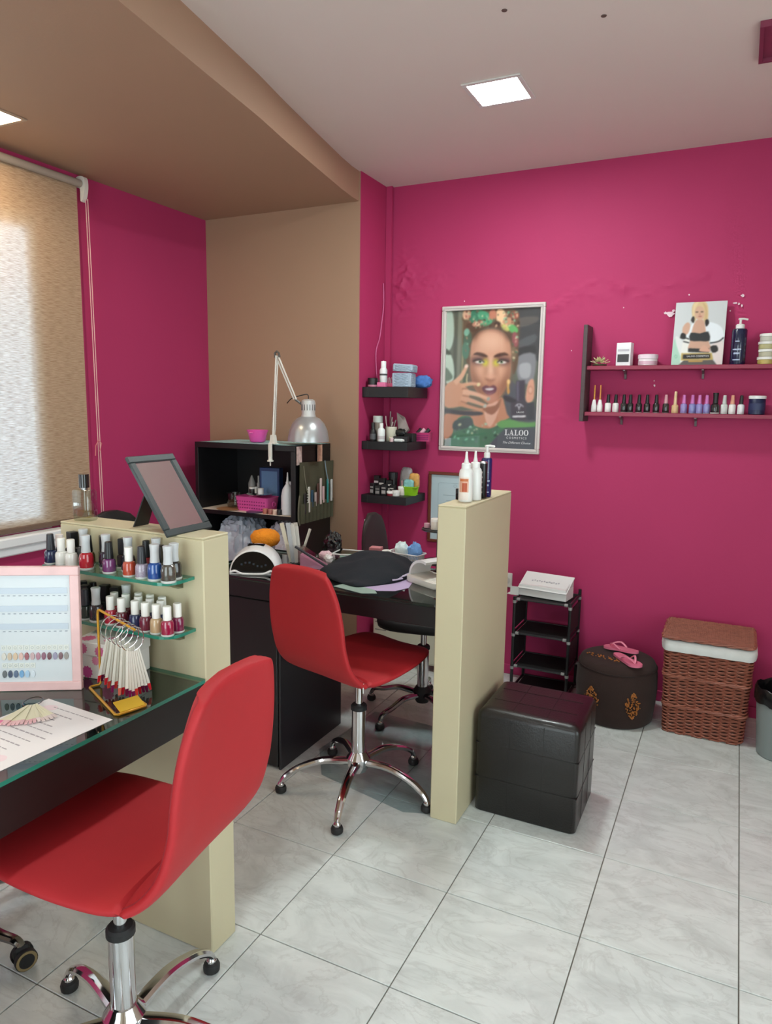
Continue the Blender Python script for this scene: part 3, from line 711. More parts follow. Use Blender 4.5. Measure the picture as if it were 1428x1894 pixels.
GLASSB = M('#c9ccc8', .08, coat=.5)
def bottle(kind, x, y, z, body, cap, label, group, s=1., sparkle=False, name='nail_polish'):
    root = thing(name, label, 'nail polish', (x,y,z+.0004), random.uniform(0,6), group)
    bm_ = M(body, .15, coat=.8, var=(.5 if sparkle else .05), vscale=(300 if sparkle else 20)); cm = M(cap, .35)
    for me,mat,nm in zip(bottle_meshes(kind), (bm_,GLASSB,cm), ('polish_body','glass_base','cap')):
        o = bpy.data.objects.new(nm, slotmesh(me,mat)); COL.objects.link(o); o.parent = root; o.scale = (s,s,s)
    return root
ORD = ['first','second','third','fourth','fifth','sixth','seventh','eighth','ninth','tenth','eleventh','twelfth','thirteenth','fourteenth','fifteenth','sixteenth','seventeenth','eighteenth','nineteenth','twentieth','twenty first']
CN = {'#17181b':'black','#2b2d33':'charcoal','#ecebe6':'white','#bfc2c4':'pale grey','#e7dcd8':'pinkish white'}
def row(kindz, y, z, shelf, rowname, items):
    for k,(x,kind,body,bn,cap,*sp) in enumerate(items):
        bottle(kind,x,y,z,body,cap,f'{bn} polish, {CN[cap]} cap, {ORD[k]} from left, {rowname} row of {shelf}', 'nail polish on the glass shelves', sparkle=bool(sp))
BK,CH,WH,GR,PW = '#17181b','#2b2d33','#ecebe6','#bfc2c4','#e7dcd8'
US = 'upper glass shelf'; LS = 'lower glass shelf'
row(0,-.600,1.038,US,'front',[(-.112,'taper','#1c2b4e','navy blue',CH),(-.072,'round','#e9e8e2','milky white',WH),(-.036,'round','#e6e6e0','white',WH),(.018,'tall','#b1202f','red',GR),
    (.098,'taper','#6d3768','purple',BK),(.166,'round','#b0452f','orange brown',WH),(.208,'taper','#9f95a5','silver glitter',CH,1),(.250,'tall','#1f4c92','bright blue',GR),(.292,'tall','#4c473f','dark glitter',GR,1)])
row(0,-.566,1.038,US,'middle',[(-.119,'round','#33343c','dark',PW),(-.012,'taper','#5d552e','olive',BK),(.052,'tall','#2b2438','dark violet glitter',GR,1),(.129,'tall','#202228','black glitter',GR,1),(.230,'square','#2f2f31','smoky black',BK),(.280,'tall','#22211f','black',GR)])
row(0,-.5405,1.038,US,'back',[(-.100,'square','#28282a','black',BK),(-.058,'tall','#4a4a4c','grey',GR),(.018,'square','#202023','dark',BK),(.088,'square','#2b2226','dark plum',BK),(.165,'taper','#7c262b','dark red',BK),(.198,'tall','#555557','grey',GR)])
row(0,-.600,.905,LS,'front',[(.008,'taper','#24302c','dark green',CH),(.046,'tall','#332b30','dark glitter',GR,1),(.096,'round','#a9243a','red',WH),(.134,'round','#5c1a28','dark red',WH),(.180,'round','#232d56','navy blue',WH),(.214,'round','#6d1e36','burgundy',WH),(.249,'round','#bfa27c','beige',WH),(.284,'round','#96183f','crimson',WH)])
row(0,-.567,.905,LS,'middle',[(-.03,'square','#202022','black',BK),(.075,'round','#b02a36','red',WH),(.115,'round','#6a1d2c','dark red',WH),(.158,'round','#4d1b2d','wine red',WH),(.197,'round','#35345e','violet blue',WH),(.233,'round','#2f3a66','blue',WH),(.286,'round','#71173f','magenta burgundy',WH)])
row(0,-.5405,.905,LS,'back',[(-.07,'square','#19191b','black',BK),(-.03,'taper','#26262a','black',BK),(.012,'square','#1c1c1e','black',BK),(.052,'square','#222224','smoky black',BK),(.090,'tall','#4b4c4e','grey',GR),(.132,'round','#7e2236','red',WH),(.172,'round','#3b2744','plum',WH),(.212,'round','#3a3a50','slate blue',WH)])

# ================================================================ things on the front table
TZ = .7774
# swatch display
root = thing('swatch_display','pink marbled upright display board with nail colour samples','display',(.026,-.7685,TZ),math.atan2(.097,.16)); root.rotation_euler = (math.radians(-3),0,math.atan2(.097,.16))
FRM = M('#e3bcbb', .4, var=.22, vscale=16)
mb = MB(); w2,hh,fr = .106,.300,.021
for a,b_,c,d in ((-w2,w2,0,fr),(-w2,w2,hh-fr,hh),(-w2,-w2+fr,fr,hh-fr),(w2-fr,w2,fr,hh-fr)): mb.box(a,b_,-.008,.008,c,d,.0015)
mb.build('frame', FRM, root); BRD = MB().box(-w2+fr,w2-fr,-.002,.006,fr,hh-fr).build('board', M('#cfd6da',.35), root)
MB().box(-w2*.5,w2*.5,.0085,.0095,.02,.2).build('back_stay', M('#d5d5d5',.6), root)
for z in (.235,.192,.149): 
    o = MB().box(-.078,.078,-.0032,-.0021,z,z+.014).build('slot_strip', M('#b9c4d0',.3), BRD)
    mb = MB()
    for k in range(12): mb.box(-.072+k*.0129,-.072+k*.0129+.006,-.0026,-.0021,z-.006,z-.0045)
    o = mb.build('number_marks', M('#7f8894',.6), BRD); o['kind'] = 'stuff'
def oval(cx,cz,rx,rz_,y0,y1,n=12): return [(cx+rx*math.cos(6.2832*i/n), cz+rz_*math.sin(6.2832*i/n)*(1 if math.sin(6.2832*i/n)>0 else .85)) for i in range(n)]
for zr,cols in ((.083,['#cfc9bf','#c2ab92','#cdb091','#d0a79b','#8e3540','#b99a9c','#a56f80','#7b4059','#5e1327','#8c86a0','#6d464d','#8e8781']),(.040,['#4b4c4e','#1d2a4c','#3d4f72','#5d93c0','#a3c1da','#cdd6de'])):
    for k,cl in enumerate(cols):
        x = -.0715+k*.013
        MB().prism(oval(x,zr,.0050,.0098,0,0),-.0046,-.0021,'y').build('nail_tip', M(cl,.2,coat=.5), BRD)
        mb = MB(); mb.box(x-.0058,x+.0058,-.0028,-.0021,zr+.015,zr+.0275); mb.build('number_card', M('#d9dcd6',.4), BRD)
        MB().tube([(x+.0028*math.cos(q*.7854),-.0030,zr+.0215+.0028*math.sin(q*.7854)) for q in range(8)],.00035,4,closed=True).build('card_mark', M('#a3aaa9',.5), BRD)
# gift box with flowers
root = thing('gift_box','white lidded box with pink flowers behind the gold swatch stand','box',(.095,-.600,TZ),math.radians(8))
BXM = M('#e2ddd8', .5)
bb = MB().box(-.072,.072,-.055,.055,0,.075,.0015).build('box_body', BXM, root)
ll = MB().box(-.0745,.0745,-.0575,.0575,.060,.094,.0015).build('box_lid', BXM, root)
def flower(cx,cz,r,col,par,y,axis='y',yt=None):
    n = 22; p = [(cx+r*(1 if i%2 else .78)*math.cos(6.2832*i/n), cz+r*(1 if i%2 else .78)*math.sin(6.2832*i/n)) for i in range(n)]
    MB().prism(p,y,y+.0004,axis).build('printed_flower', M(col,.5), par)
for cx,cz,r,cl in ((-.032,.016,.017,'#c4478f'),(.028,.030,.020,'#d2608f'),(-.005,.048,.012,'#dd8aa8')): flower(cx,cz,r,cl,bb,-.0556)
for cx,cz,r,cl in ((-.04,.077,.014,'#cf6a91'),(.01,.074,.015,'#c9648c')): flower(cx,cz,r,cl,ll,-.0581)
for cx,cy,r,cl in ((-.045,-.03,.020,'#d9698f'),(.02,-.02,.022,'#cf6f95'),(.04,.03,.018,'#d98aa5')): flower(cx,cy,r,cl,ll,.0942,'z')
# gold swatch stand
root = thing('swatch_stand','golden metal stand holding rings of nail swatches','stand',(0,0,TZ))
GLD = M('#c8922a', .35, metal=.25)
mb = MB(); mb.tube([(.272,-.692,.1655),(.146,-.680,.1925),(.141,-.679,.190),(.139,-.679,.18),(.139,-.679,.008),(.137,-.682,.0033),(.128,-.700,.003),(.132,-.706,.003),(.300,-.786,.003),(.308,-.784,.003),(.326,-.722,.003),(.322,-.716,.003),(.300,-.708,.003)],.003,8); mb.build('bent_rod', GLD, root, smooth=50)
mb = MB(); mb.add([(.308,-.778,.005),(.326,-.722,.005),(.288,-.707,.014),(.270,-.763,.014),(.308,-.778,.007),(.326,-.722,.007),(.288,-.707,.016),(.270,-.763,.016)],[(0,1,2,3),(4,5,6,7),(0,1,5,4),(1,2,6,5),(2,3,7,6),(3,0,4,7)]); mb.build('name_plate', M('#cda41f',.4,metal=.1), root, smooth=0)
ax = Vector((.126,-.012,0)).normalized(); perp = Vector((-ax.y,ax.x,0))
tips = ['#6e1430','#8a1622','#c41f2b','#d8423a','#e2745e','#5b1538','#74183f','#8d1d44','#4c1030','#7d1c52','#a81f2f','#c92430']
rnd = random.Random(9)
for q in range(5):
    t = .36+.14*q; c0 = Vector((.146,-.680,.1925)).lerp(Vector((.272,-.692,.1655)), t)+Vector((0,0,-.026))
    rg = thing('swatch_ring',f'metal ring of long white nail swatch sticks, {ORD[q]} from the post on gold stand','swatch ring',(0,0,TZ),group='swatch rings on the gold stand')
    MB().tube([tuple(c0+perp*(.029*math.cos(a*.2618))+Vector((0,0,.029*math.sin(a*.2618)))+ax*.004*math.cos(a*.2618)) for a in range(24)],.0011,6,closed=True).build('ring', CHROME, rg)
    for k in range(8):
        a = -HP+(k-3.5)*.17; st = c0+perp*(.028*math.cos(a))+Vector((0,0,.028*math.sin(a))); 
        sp = (k-3.5)/3.5; d = (perp*sp*.17+ax*(q-2)*.07+Vector((0,0,-1))).normalized()
        ln = rnd.uniform(.086,.096); e = st+d*ln; wv = (perp*math.cos(rnd.uniform(-.7,.7))+ax*.3).normalized()
        def flat(p0,p1,w0,w1,nm,mat,par):
            nn = d.cross(wv).normalized()*.0008; v_ = []
            for p,w_ in ((p0,w0),(p1,w1)):
                for s1,s2 in ((-1,-1),(1,-1),(1,1),(-1,1)): v_.append(p+wv*s1*w_+nn*s2)
            return MB().add(v_,[(0,1,2,3),(7,6,5,4),(0,4,5,1),(1,5,6,2),(2,6,7,3),(3,7,4,0)]).build(nm,mat,par,smooth=0)
        s_ = flat(st,e,.0018,.0034,'stick',M('#e4e1d6',.35),rg)
        flat(e,e+d*.017,.0040,.0026,'colour_tip',M(rnd.choice(tips),.15,coat=.6),s_)
# price sheet
root = thing('price_sheet','white printed paper sheet lying on the glass table top','paper',(.196,-.948,TZ),math.radians(-3))
MB().box(-.108,.108,-.150,.150,0,.0008).build('paper', M('#e9e4e4',.5), root, smooth=0)
mb = MB(); rnd = random.Random(2)
for r_ in range(12):
    y = .125-.022*r_; x = -.085+rnd.uniform(0,.03); xe = x+rnd.uniform(.09,.13)
    while x < xe:
        w_ = rnd.uniform(.006,.018); mb.box(x,x+w_,y,y+(.0034 if r_%2 else .0026),.0009,.0011); x += w_+.003
o = mb.build('printed_lines', M('#a79fa3',.6), root, smooth=0); o['kind'] = 'stuff'
for cx,cy in ((-.06,.12),(-.075,-.02),(.06,-.08)): MB().prism(smooth_closed([(cx+.018*math.cos(i*1.2566)*(1+.3*(i%2)),cy+.014*math.sin(i*1.2566)) for i in range(5)],3),.00085,.00095).build('pale_print', M('#ecd5da',.5), root)
# swatch fan lying on the paper
root = thing('swatch_fan','fan of blank cream nail swatch sticks on a ring lying on the paper','swatch ring',(.088,-.828,TZ+.0012))
MB().tube([(.021*math.cos(a*.2618),.021*math.sin(a*.2618),.004+.003*math.sin(a*.2618)) for a in range(24)],.0013,6,closed=True).build('ring', M('#77777a',.2,1.0), root)
for k in range(16):
    a = math.radians(-78+k*4.2); d = Vector((math.cos(a),math.sin(a),0)); n = Vector((-d.y,d.x,0)); z = .0015+.0007*(k%4)
    p0 = d*.018; p1 = d*.098; p2 = d*.118
    s_ = MB().add([p0+n*.002+Vector((0,0,z)),p0-n*.002+Vector((0,0,z)),p1-n*.0036+Vector((0,0,z)),p1+n*.0036+Vector((0,0,z)),p0+n*.002+Vector((0,0,z+.001)),p0-n*.002+Vector((0,0,z+.001)),p1-n*.0036+Vector((0,0,z+.001)),p1+n*.0036+Vector((0,0,z+.001))],[(3,2,1,0),(4,5,6,7),(0,1,5,4),(1,2,6,5),(2,3,7,6),(3,0,4,7)]).build('stick', M('#e0d9ba',.35), root, smooth=0)
    mb = MB(); mb.prism([tuple((p1+n*.0042)[:2]),tuple((p1-n*.0042)[:2]),tuple((p2-n*.003)[:2]),tuple((p2+n*.003)[:2])],z,z+.0016); mb.build('colour_tip', M('#e6609a' if k<2 else ('#e9b3b6' if k<11 else '#e8d5cf'),.2,coat=.5), s_, smooth=0)

# ================================================================ on the half wall top
root = thing('perfume_bottle','square clear glass perfume bottle with black cap on half wall','bottle',(-.118,-.478,PZ+.0003),math.radians(10))
mb = MB(); mb.loft([[(x,y,z) for x,y in rrect(-a,a,-b_,b_,.006,3)] for z,a,b_ in ((0,.026,.017),(.004,.028,.019),(.080,.028,.019),(.086,.024,.016))]); mb.build('glass_body', glassy('perfume_glass','#e6ecea',.9), root, smooth=40)
MB().box(-.021,.021,-.012,.012,.008,.028,.003).build('perfume', glassy('perfume_liquid','#efe6c8',.1), root)
MB().cyl((0,0,.028),(0,0,.086),.0012,n=6).build('dip_tube', M('#cfcfcf',.4), root)
MB().cyl((0,0,.086),(0,0,.094),.009,n=14).build('collar', M('#9a9a9c',.2,1.), root)
MB().cyl((0,0,.091),(0,0,.128),.0135,n=20).build('cap', M('#141415',.2,coat=.5), root)
# tilted vanity mirror: bottom edge across the wall top, face tipped back towards the window
root = thing('vanity_mirror','dark grey framed vanity mirror leaning back on its easel atop half wall','mirror',(.254,-.472,PZ+.0015))
Tm = Matrix.Rotation(-math.atan2(.13,.19),4,'Y')
mb = MB(); hw,hh,fr = .0825,.231,.019; FG = M('#2b3536',.5,var=.5,vscale=500,coat=.2)
for a,b_,c,d in ((-hw,hw,0,fr),(-hw,hw,hh-fr,hh),(-hw,-hw+fr,fr,hh-fr),(hw-fr,hw,fr,hh-fr)): mb.box(-.010,0,a,b_,c,d,.002,T=Tm)
mb.build('frame', FG, root)
MB().box(-.008,-.0045,-hw+fr-.001,hw-fr+.001,fr-.001,hh-fr+.001,T=Tm).build('mirror_glass', M('#f0f0f2',.03,1.0), root)
mb = MB(); fx = lambda t: (-.13*t-.012, .19*t)
mb.add([(-.115,-.02,.13),(-.115,.02,.13),(-.172,.026,.0),(-.172,-.026,.0),(-.119,-.02,.13),(-.119,.02,.13),(-.176,.026,.0),(-.176,-.026,.0)],[(0,1,2,3),(4,5,6,7),(0,1,5,4),(1,2,6,5),(2,3,7,6),(3,0,4,7)]); mb.build('easel_leg', BLACKP, root, smooth=0)
# ================================================================ bottles on the second half wall
def squeeze(label, x, y, s_, orange):
    root = thing('squeeze_bottle', label, 'bottle', (x,y,PZ+.0004), .3, 'white squeeze bottles')
    W = M('#e9e9e6',.3)
    MB().lathe([(0,0),(.0225,0),(.0245,.004),(.0245,.095),(.022,.108),(.014,.118),(0,.118)],24).build('bottle_body', W, root, smooth=40)
    MB().lathe([(.0165,.112),(.0165,.130),(.013,.134),(0,.134)],18).build('collar_cap', W, root)
    MB().lathe([(.009,.133),(.0055,.150),(.0038,.172),(0,.174)],14).build('nozzle', W, root)
    if orange:
        n = 13; a0 = -2.5; rr = .0249
        def lab(z0,z1,c,b0=0,b1=n-1,k=.0):
            mb = MB(); r_ = rr+k
            v_ = [(r_*math.cos(a0+i*.115),r_*math.sin(a0+i*.115),z) for z in (z0,z1) for i in range(b0,b1+1)]; m_ = b1-b0+1
            mb.add(v_,[(i,i+1,m_+i+1,m_+i) for i in range(m_-1)]); mb.build('label_band', M(c,.4), root)
        lab(.008,.088,'#e6dcd4'); lab(.034,.082,'#d9a58b',k=.0002); lab(.036,.066,'#b5522f',4,10,.0004); lab(.072,.080,'#c26a3c',1,11,.0004)
squeeze('white squeeze bottle with an orange label in front on the half wall',.652,.470,1,True)
squeeze('plain white squeeze bottle just behind the orange labelled one',.664,.530,1,False)
root = thing('spray_bottle','slim black bottle with silver rim between white and blue bottles','bottle',(.672,.590,PZ+.0004))
MB().lathe([(0,0),(.0155,0),(.017,.003),(.017,.125),(.012,.132),(0,.132)],20).build('bottle_body', M('#131314',.25), root)
MB().lathe([(.0172,.126),(.0172,.130),(.012,.1335),(0,.1335)],20).build('rim', M('#b5b5b2',.25,1.), root)
mb = MB()
for k in range(5): mb.box(-.006,.006,-.0176,-.0171,.02+.018*k,.026+.018*k)
o = mb.build('printed_text', M('#b3b3a8',.5), root); o['kind'] = 'stuff'
def pump(label, x, y, z, h, r, col, rz=0.):
    root = thing('pump_bottle', label, 'bottle', (x,y,z+.0004), rz, 'navy pump bottles')
    MB().lathe([(0,0),(r-.002,0),(r,.003),(r,h),(r*.9,h+.006),(r*.5,h+.009),(0,h+.009)],24).build('bottle_body', M(col,.2,coat=.5), root, smooth=40)
    MB().lathe([(r*.58,h+.007),(r*.58,h+.024),(r*.45,h+.028),(0,h+.028)],18).build('collar_cap', WHITEP, root)
    mb = MB(); mb.cyl((0,0,h+.026),(0,0,h+.048),.005,n=10); mb.tube([(-.008,0,h+.050),(.012,0,h+.051),(.030,0,h+.048)],.0055,8,flat=.8); mb.build('pump_head', WHITEP, root)
    mb = MB()
    for zz,ww,hz in ((.30,.5,.05),(.42,.7,.04),(.66,.35,.03),(.12,.6,.03)):
        n = 8; v_ = []
        for z_ in (h*zz,h*(zz+hz)):
            for i in range(n+1): a = -HP-.5+ww*(i/n-.5)*1.6; v_.append(((r+.0004)*math.cos(a),(r+.0004)*math.sin(a),z_))
        mb.add(v_,[(i,i+1,n+2+i,n+1+i) for i in range(n)])
    o = mb.build('printed_label', M('#a9b4cf',.4), root); o['kind'] = 'stuff'
pump('dark blue pump bottle behind the white bottles on half wall',.670,.640,PZ,.135,.020,'#12175c',.9)
for k,(x,y,r,h,lab) in enumerate([(.612,.512,.011,.037,'small black jar nearest the front on the second half wall'),(.618,.555,.012,.041,'small black jar between two others on the second half wall'),(.622,.60,.0135,.043,'small black jar furthest back on the second half wall')]):
    root = thing('small_jar',lab,'jar',(x,y,PZ+.0004),group='small black jars')
    MB().lathe([(0,0),(r*.95,0),(r,.002),(r,h*.55),(r*.93,h*.58),(0,h*.58)],16).build('jar_body', M('#121213',.25), root)
    MB().lathe([(r*1.02,h*.58),(r*1.02,h),(r*.9,h+.001),(0,h+.001)],16).build('jar_lid', M('#1b1b1c',.3), root)

# ================================================================ black shelf cabinet
CX0,CX1,CY0,CY1,CT = -1.173,-.520,1.182,1.530,1.252
root = thing('shelf_cabinet','tall black open shelf cabinet standing against the brown wall','cabinet',(CX0,CY0,0)); cw = CX1-CX0; cdp = CY1-CY0
MB().box(0,.022,0,cdp,0,CT-.028,.001).build('side_board', BLACKW, root)
MB().box(cw-.028,cw,0,cdp,0,CT-.028,.001).build('side_board', BLACKW, root)
MB().box(0,cw,0,cdp,CT-.028,CT,.001).build('top_board', BLACKW, root)
for z in (.045,.46,.885): MB().box(.022,cw-.028,.004,cdp-.008,z-.022,z,.001).build('shelf_board', BLACKW, root)
MB().box(.022,cw-.028,cdp-.007,cdp,.02,CT-.028).build('back_board', BLACKW, root)
LZ = .885
o = MB().box(CX0+.03,CX1-.032,CY0+.006,CY1-.015,LZ+.0003,LZ+.002).build('shelf_liner', M('#d8cbbd',.7,var=.15,vscale=12)); tag(o,'crumpled cream paper liner on the upper cabinet shelf','liner')
# turquoise sheet on top
mb = MB(); v_=[]; f_=[]; nx_,ny_ = 20,10
for i in range(nx_+1):
    for j in range(ny_+1):
        x = CX0+.03+(cw-.035)*i/nx_; y = CY0+.003+(cdp-.01)*j/ny_; v_.append((x,y,CT+.0015+.0022*abs(noise.noise(Vector((x*14,y*14,0))))))
for i in range(nx_):
    for j in range(ny_): a = i*(ny_+1)+j; f_.append((a,a+ny_+1,a+ny_+2,a+1))
n0 = len(v_); v_ += [(x,y,CT+.0005) for x,y,z in v_]; f_ += [tuple(q+n0 for q in reversed(f)) for f in list(f_)]
mb.add(v_,f_); o = mb.build('cabinet_cloth', M('#a5d6d6',.6,var=.25,vscale=9)); tag(o,'pale turquoise sheet covering the top of the black cabinet','cloth')
# pink bowl
root = thing('pink_bowl','bright pink translucent plastic bowl on top of the black cabinet','bowl',(-.853,1.32,CT+.004))
MB().lathe([(0,0),(.034,0),(.042,.006),(.052,.05),(.0575,.062),(.0585,.066),(.054,.064),(.048,.05),(.038,.010),(0,.008)],32).build('bowl', M('#ee55b0',.25,coat=.3), root, smooth=50)
MB().tube([(-.01,-.0575,.052),(.01,-.0575,.052)],.004,8).build('lip_tab', M('#ea6ab6',.3), root)
# desk lamp
root = thing('desk_lamp','white jointed desk lamp with silver bell shade clamped on cabinet','lamp',(0,0,0))
LW = M('#dcd8cf',.35)
mb = MB(); mb.box(-.682,-.642,1.176,1.215,CT+.0045,CT+.012,.002); mb.prism([(-.678,CT+.012),(-.646,CT+.012),(-.652,CT+.052),(-.672,CT+.052)],1.182,1.206,'y'); mb.box(-.672,-.652,1.160,1.172,CT-.06,CT+.010,.002); mb.box(-.672,-.652,1.160,1.178,CT+.006,CT+.012,.002)
mb.build('clamp', LW, root)
mb = MB(); mb.cyl((-.662,1.166,CT-.105),(-.662,1.166,CT-.03),.0035,n=8); mb.lathe([(.0,-.085),(.016,-.083),(.017,-.078),(.011,-.074),(.010,-.058),(0,-.057)],14,(-.662,1.166,CT)); mb.build('clamp_screw', LW, root)
A0 = Vector((-.661,1.196,CT+.05)); A1 = Vector((-.647,1.210,1.705)); A2 = Vector((-.572,1.262,1.487))
for s_ in (-1,1):
    off = Vector((.0,.007*s_,0)); o_ = Vector((.007*s_,0,0))
    MB().cyl(A0+off,A1+off,.0042,n=8).build('lower_arm', LW, root); MB().cyl(A1+o_,A2+o_,.0042,n=8).build('upper_arm', LW, root)
    MB().tube([A0.lerp(A1,.05+.4*i/40)+Vector((.012*s_+.0022*math.cos(i*1.9),.0022*math.sin(i*1.9),0)) for i in range(41)],.0009,4).build('spring', M('#a8a8a8',.3,.8), root)
MB().tube([A1+Vector((-.010,0,-.01)),A1+Vector((-.012,0,.012)),A1+Vector((.0,.0,.022)),A1+Vector((.012,0,.012)),A1+Vector((.016,.0,-.008))],.006,8).build('elbow_joint', M('#55524d',.4), root)
S0 = Vector((-.516,1.300,0))
MB().lathe([(.0,1.490),(.022,1.489),(.034,1.482),(.037,1.470),(.035,1.415),(.039,1.400),(.037,1.397)],28,(S0.x,S0.y,0)).build('lamp_neck', M('#c9cac9',.35,.3), root, smooth=40)
mb = MB(); mb.lathe([(.037,1.401),(.060,1.390),(.083,1.365),(.099,1.330),(.106,1.290),(.107,1.272),(.104,1.272),(.096,1.328),(.080,1.360),(.058,1.385),(.035,1.396)],40,(S0.x,S0.y,0),cap=False); mb.build('lamp_shade', M('#b9bcbe',.30,.55), root, smooth=60)
mb = MB()
for k in range(16): 
    a = k*math.pi/8; mb.box(-.0012,.0012,-.0012,.0012,1.432,1.462,T=TR(S0.x+.0362*math.cos(a),S0.y+.0362*math.sin(a),0))
o = mb.build('vent_slots', M('#3b3b3c',.6), root); o['kind'] = 'stuff'
MB().cyl(A2,(S0.x-.02,S0.y-.01,1.455),.006,n=8).build('shade_joint', M('#5a5854',.4), root)
MB().tube(smooth_open([tuple(A2+Vector((-.05,0,-.02))),tuple(A2+Vector((-.02,0,.005))),(S0.x-.03,S0.y-.02,1.508),(S0.x-.005,S0.y,1.512),(S0.x,S0.y,1.488)],5),.0028,6).build('cable', BLACKP, root)
MB().blob((S0.x,S0.y,1.325),(.028,.028,.036),1,nu=14,nv=10).build('bulb', M('#e8e6de',.3), root, smooth=60)
# things on the upper cabinet shelf
Z0 = LZ+.0022
def basket(name,label,loc,rz,hx,hy,h,col,flare=.006,slots=8,group=None):
    root = thing(name,label,'basket',loc,rz,group); m = M(col,.4)
    MB().box(-hx,hx,-hy,hy,0,.003).build('basket_floor', m, root)
    mb = MB(); mb.tube([(x,y,h) for x,y in rrect(-hx-flare,hx+flare,-hy-flare,hy+flare,.012,4)],.0028,6,closed=True); mb.build('rim', m, root)
    mb = MB(); ring0 = rect_ring(hx,hy,4*slots*2); ring1 = rect_ring(hx+flare,hy+flare,4*slots*2)
    for k in range(0,len(ring0)):
        a = ring0[k]; b_ = ring1[k]; mb.tube([(a[0],a[1],.001),(b_[0],b_[1],h)],.0022,5)
    for t in (.33,.66): mb.tube([(a[0]+(b_[0]-a[0])*t,a[1]+(b_[1]-a[1])*t,h*t) for a,b_ in zip(ring0,ring1)],.0018,5,closed=True)
    o = mb.build('lattice', m, root); o['kind'] = 'stuff'
    return root
def solid_basket(name,label,loc,rz,hx,hy,h,col,holes=True,handle=True):
    root = thing(name,label,'basket',loc,rz); m = M(col,.35,coat=.2)
    rings = [[(x,y,z) for x,y in rrect(-hx*k,hx*k,-hy*k,hy*k,.02*k,4)] for z,k in ((0,.9),(h*.95,1.0),(h,1.03),(h,.98),(.004,.87))]
    MB().loft(rings).build('basket_body', m, root, smooth=40)
    if holes:
        mb = MB(); rnd = random.Random(6)
        for i in range(12):
            for j in range(3): x = -hx*.8+i*hx*1.6/11; mb.box(x-.0028,x+.0028,-hy*1.0-.0006,-hy*.94,h*(.2+.22*j),h*(.2+.22*j)+.005)
        o = mb.build('perforations', M('#8f1f66',.5), root); o['kind'] = 'stuff'
    if handle:
        MB().tube([(hx*1.02,-.0+.014*math.cos(a*.5236),h*.5+.014*math.sin(a*.5236)) for a in range(12)],.003,6,closed=True).build('ring_handle', m, root)
    return root
solid_basket('plastic_basket','hot pink perforated plastic basket on the upper cabinet shelf',(-.835,1.285,Z0),0,.108,.06,.078,'#e25aa8')
def boxy(name,label,cat,loc,rz,hx,hy,h,col,group=None,band=None,rough=.45,tilt=None):
    root = thing(name,label,cat,loc,rz,group)
    if tilt: root.rotation_euler = (tilt[0],tilt[1],rz)
    MB().box(-hx,hx,-hy,hy,0,h,.0015).build('body', M(col,rough,var=.08,vscale=20), root)
    if band: 
        for z0,z1,c in band: MB().box(-hx*.8,hx*.8,-hy-.0006,-hy+.0002,h*z0,h*z1).build('printed_panel', M(c,.5), root)
    return root
def tubby(name,label,cat,loc,prof,col,cap=None,capcol='#e8e8e4',group=None,rough=.35,n=18,band=None):
    root = thing(name,label,cat,loc,0,group)
    MB().lathe(prof,n).build('body', M(col,rough), root, smooth=40)
    if cap: MB().lathe(cap,n).build('cap', M(capcol,.35), root, smooth=40)
    if band: 
        r_ = max(p[0] for p in prof)+.0004
        for z0,z1,c in band: MB().lathe([(r_-.001,z0),(r_,z0+.0002),(r_,z1-.0002),(r_-.001,z1)],n,cap=False).build('label_band', M(c,.5), root)
    return root
def jar(r,h): return [(0,0),(r*.95,0),(r,.002),(r,h-.002),(r*.96,h),(0,h)]
def cyl_cap(r,z0,z1): return [(0,z0),(r,z0),(r,z1-.002),(r*.92,z1),(0,z1)]
boxy('wipes_pack','blue patterned packet standing behind the pink basket','packet',(-.822,1.40,Z0),.1,.062,.022,.225,'#27406e',band=[(.30,.92,'#5c7ea8'),(.12,.28,'#9fb6cf')])
tubby('drinking_glass','clear drinking glass left of the pink basket','glass',(-1.005,1.30,Z0),[(0,0),(.033,0),(.036,.004),(.040,.082),(.0385,.082),(.034,.006),(0,.006)],'#d9d9d6').children[0].data.materials[0] = glassy('tumbler_glass','#e3e4e2',.7)
tubby('cream_tube','grey cosmetic tube standing upright behind the pink basket','tube',(-.955,1.40,Z0),[(0,0),(.017,0),(.017,.02),(.019,.06),(.021,.13),(.004,.175),(0,.175)],'#8b8a87')
tubby('dropper_bottle','dark dropper bottle beside the grey tube in cabinet','bottle',(-.905,1.395,Z0),[(0,0),(.019,0),(.021,.003),(.021,.09),(.009,.11),(0,.11)],'#3a3b3d',[(0,.11),(.010,.11),(.010,.135),(.006,.138),(.005,.175),(0,.178)],'#a8a8a6')
tubby('white_lotion_bottle','white bottle with a pointed nozzle at right of the cabinet shelf','bottle',(-.605,1.238,Z0),[(0,0),(.030,0),(.034,.004),(.034,.10),(.028,.135),(.012,.16),(0,.16)],'#dfe2e8',[(0,.158),(.008,.158),(.006,.185),(.003,.222),(0,.224)],'#e9e9ea')
boxy('white_carton','white printed carton leaning behind the white lotion bottle','box',(-.632,1.33,Z0),.15,.035,.02,.165,'#cfd4de')
tubby('silver_dish','shiny silver dish resting on the pink basket','dish',(-.82,1.285,Z0+.0795),[(0,0),(.05,0),(.07,.008),(.074,.012),(.068,.011),(.05,.004),(0,.004)],'#cfcfd0',n=28).children[0].data.materials[0] = CHROME
for k,(x,y,c,lab) in enumerate([(-.905,1.285,'#1b1b1c','small black pot at the left on the silver dish'),(-.86,1.30,'#d9d6cf','small white pot between other pots on the silver dish'),(-.80,1.27,'#e5e7e8','flat white tub at the right on the silver dish')]):
    tubby('small_pot',lab,'jar',(x if k else -.868,y,Z0+.0916),jar(.016,.024),c,cyl_cap(.0165,.0242,.034),'#d8d8d6',group='small pots on the silver dish')
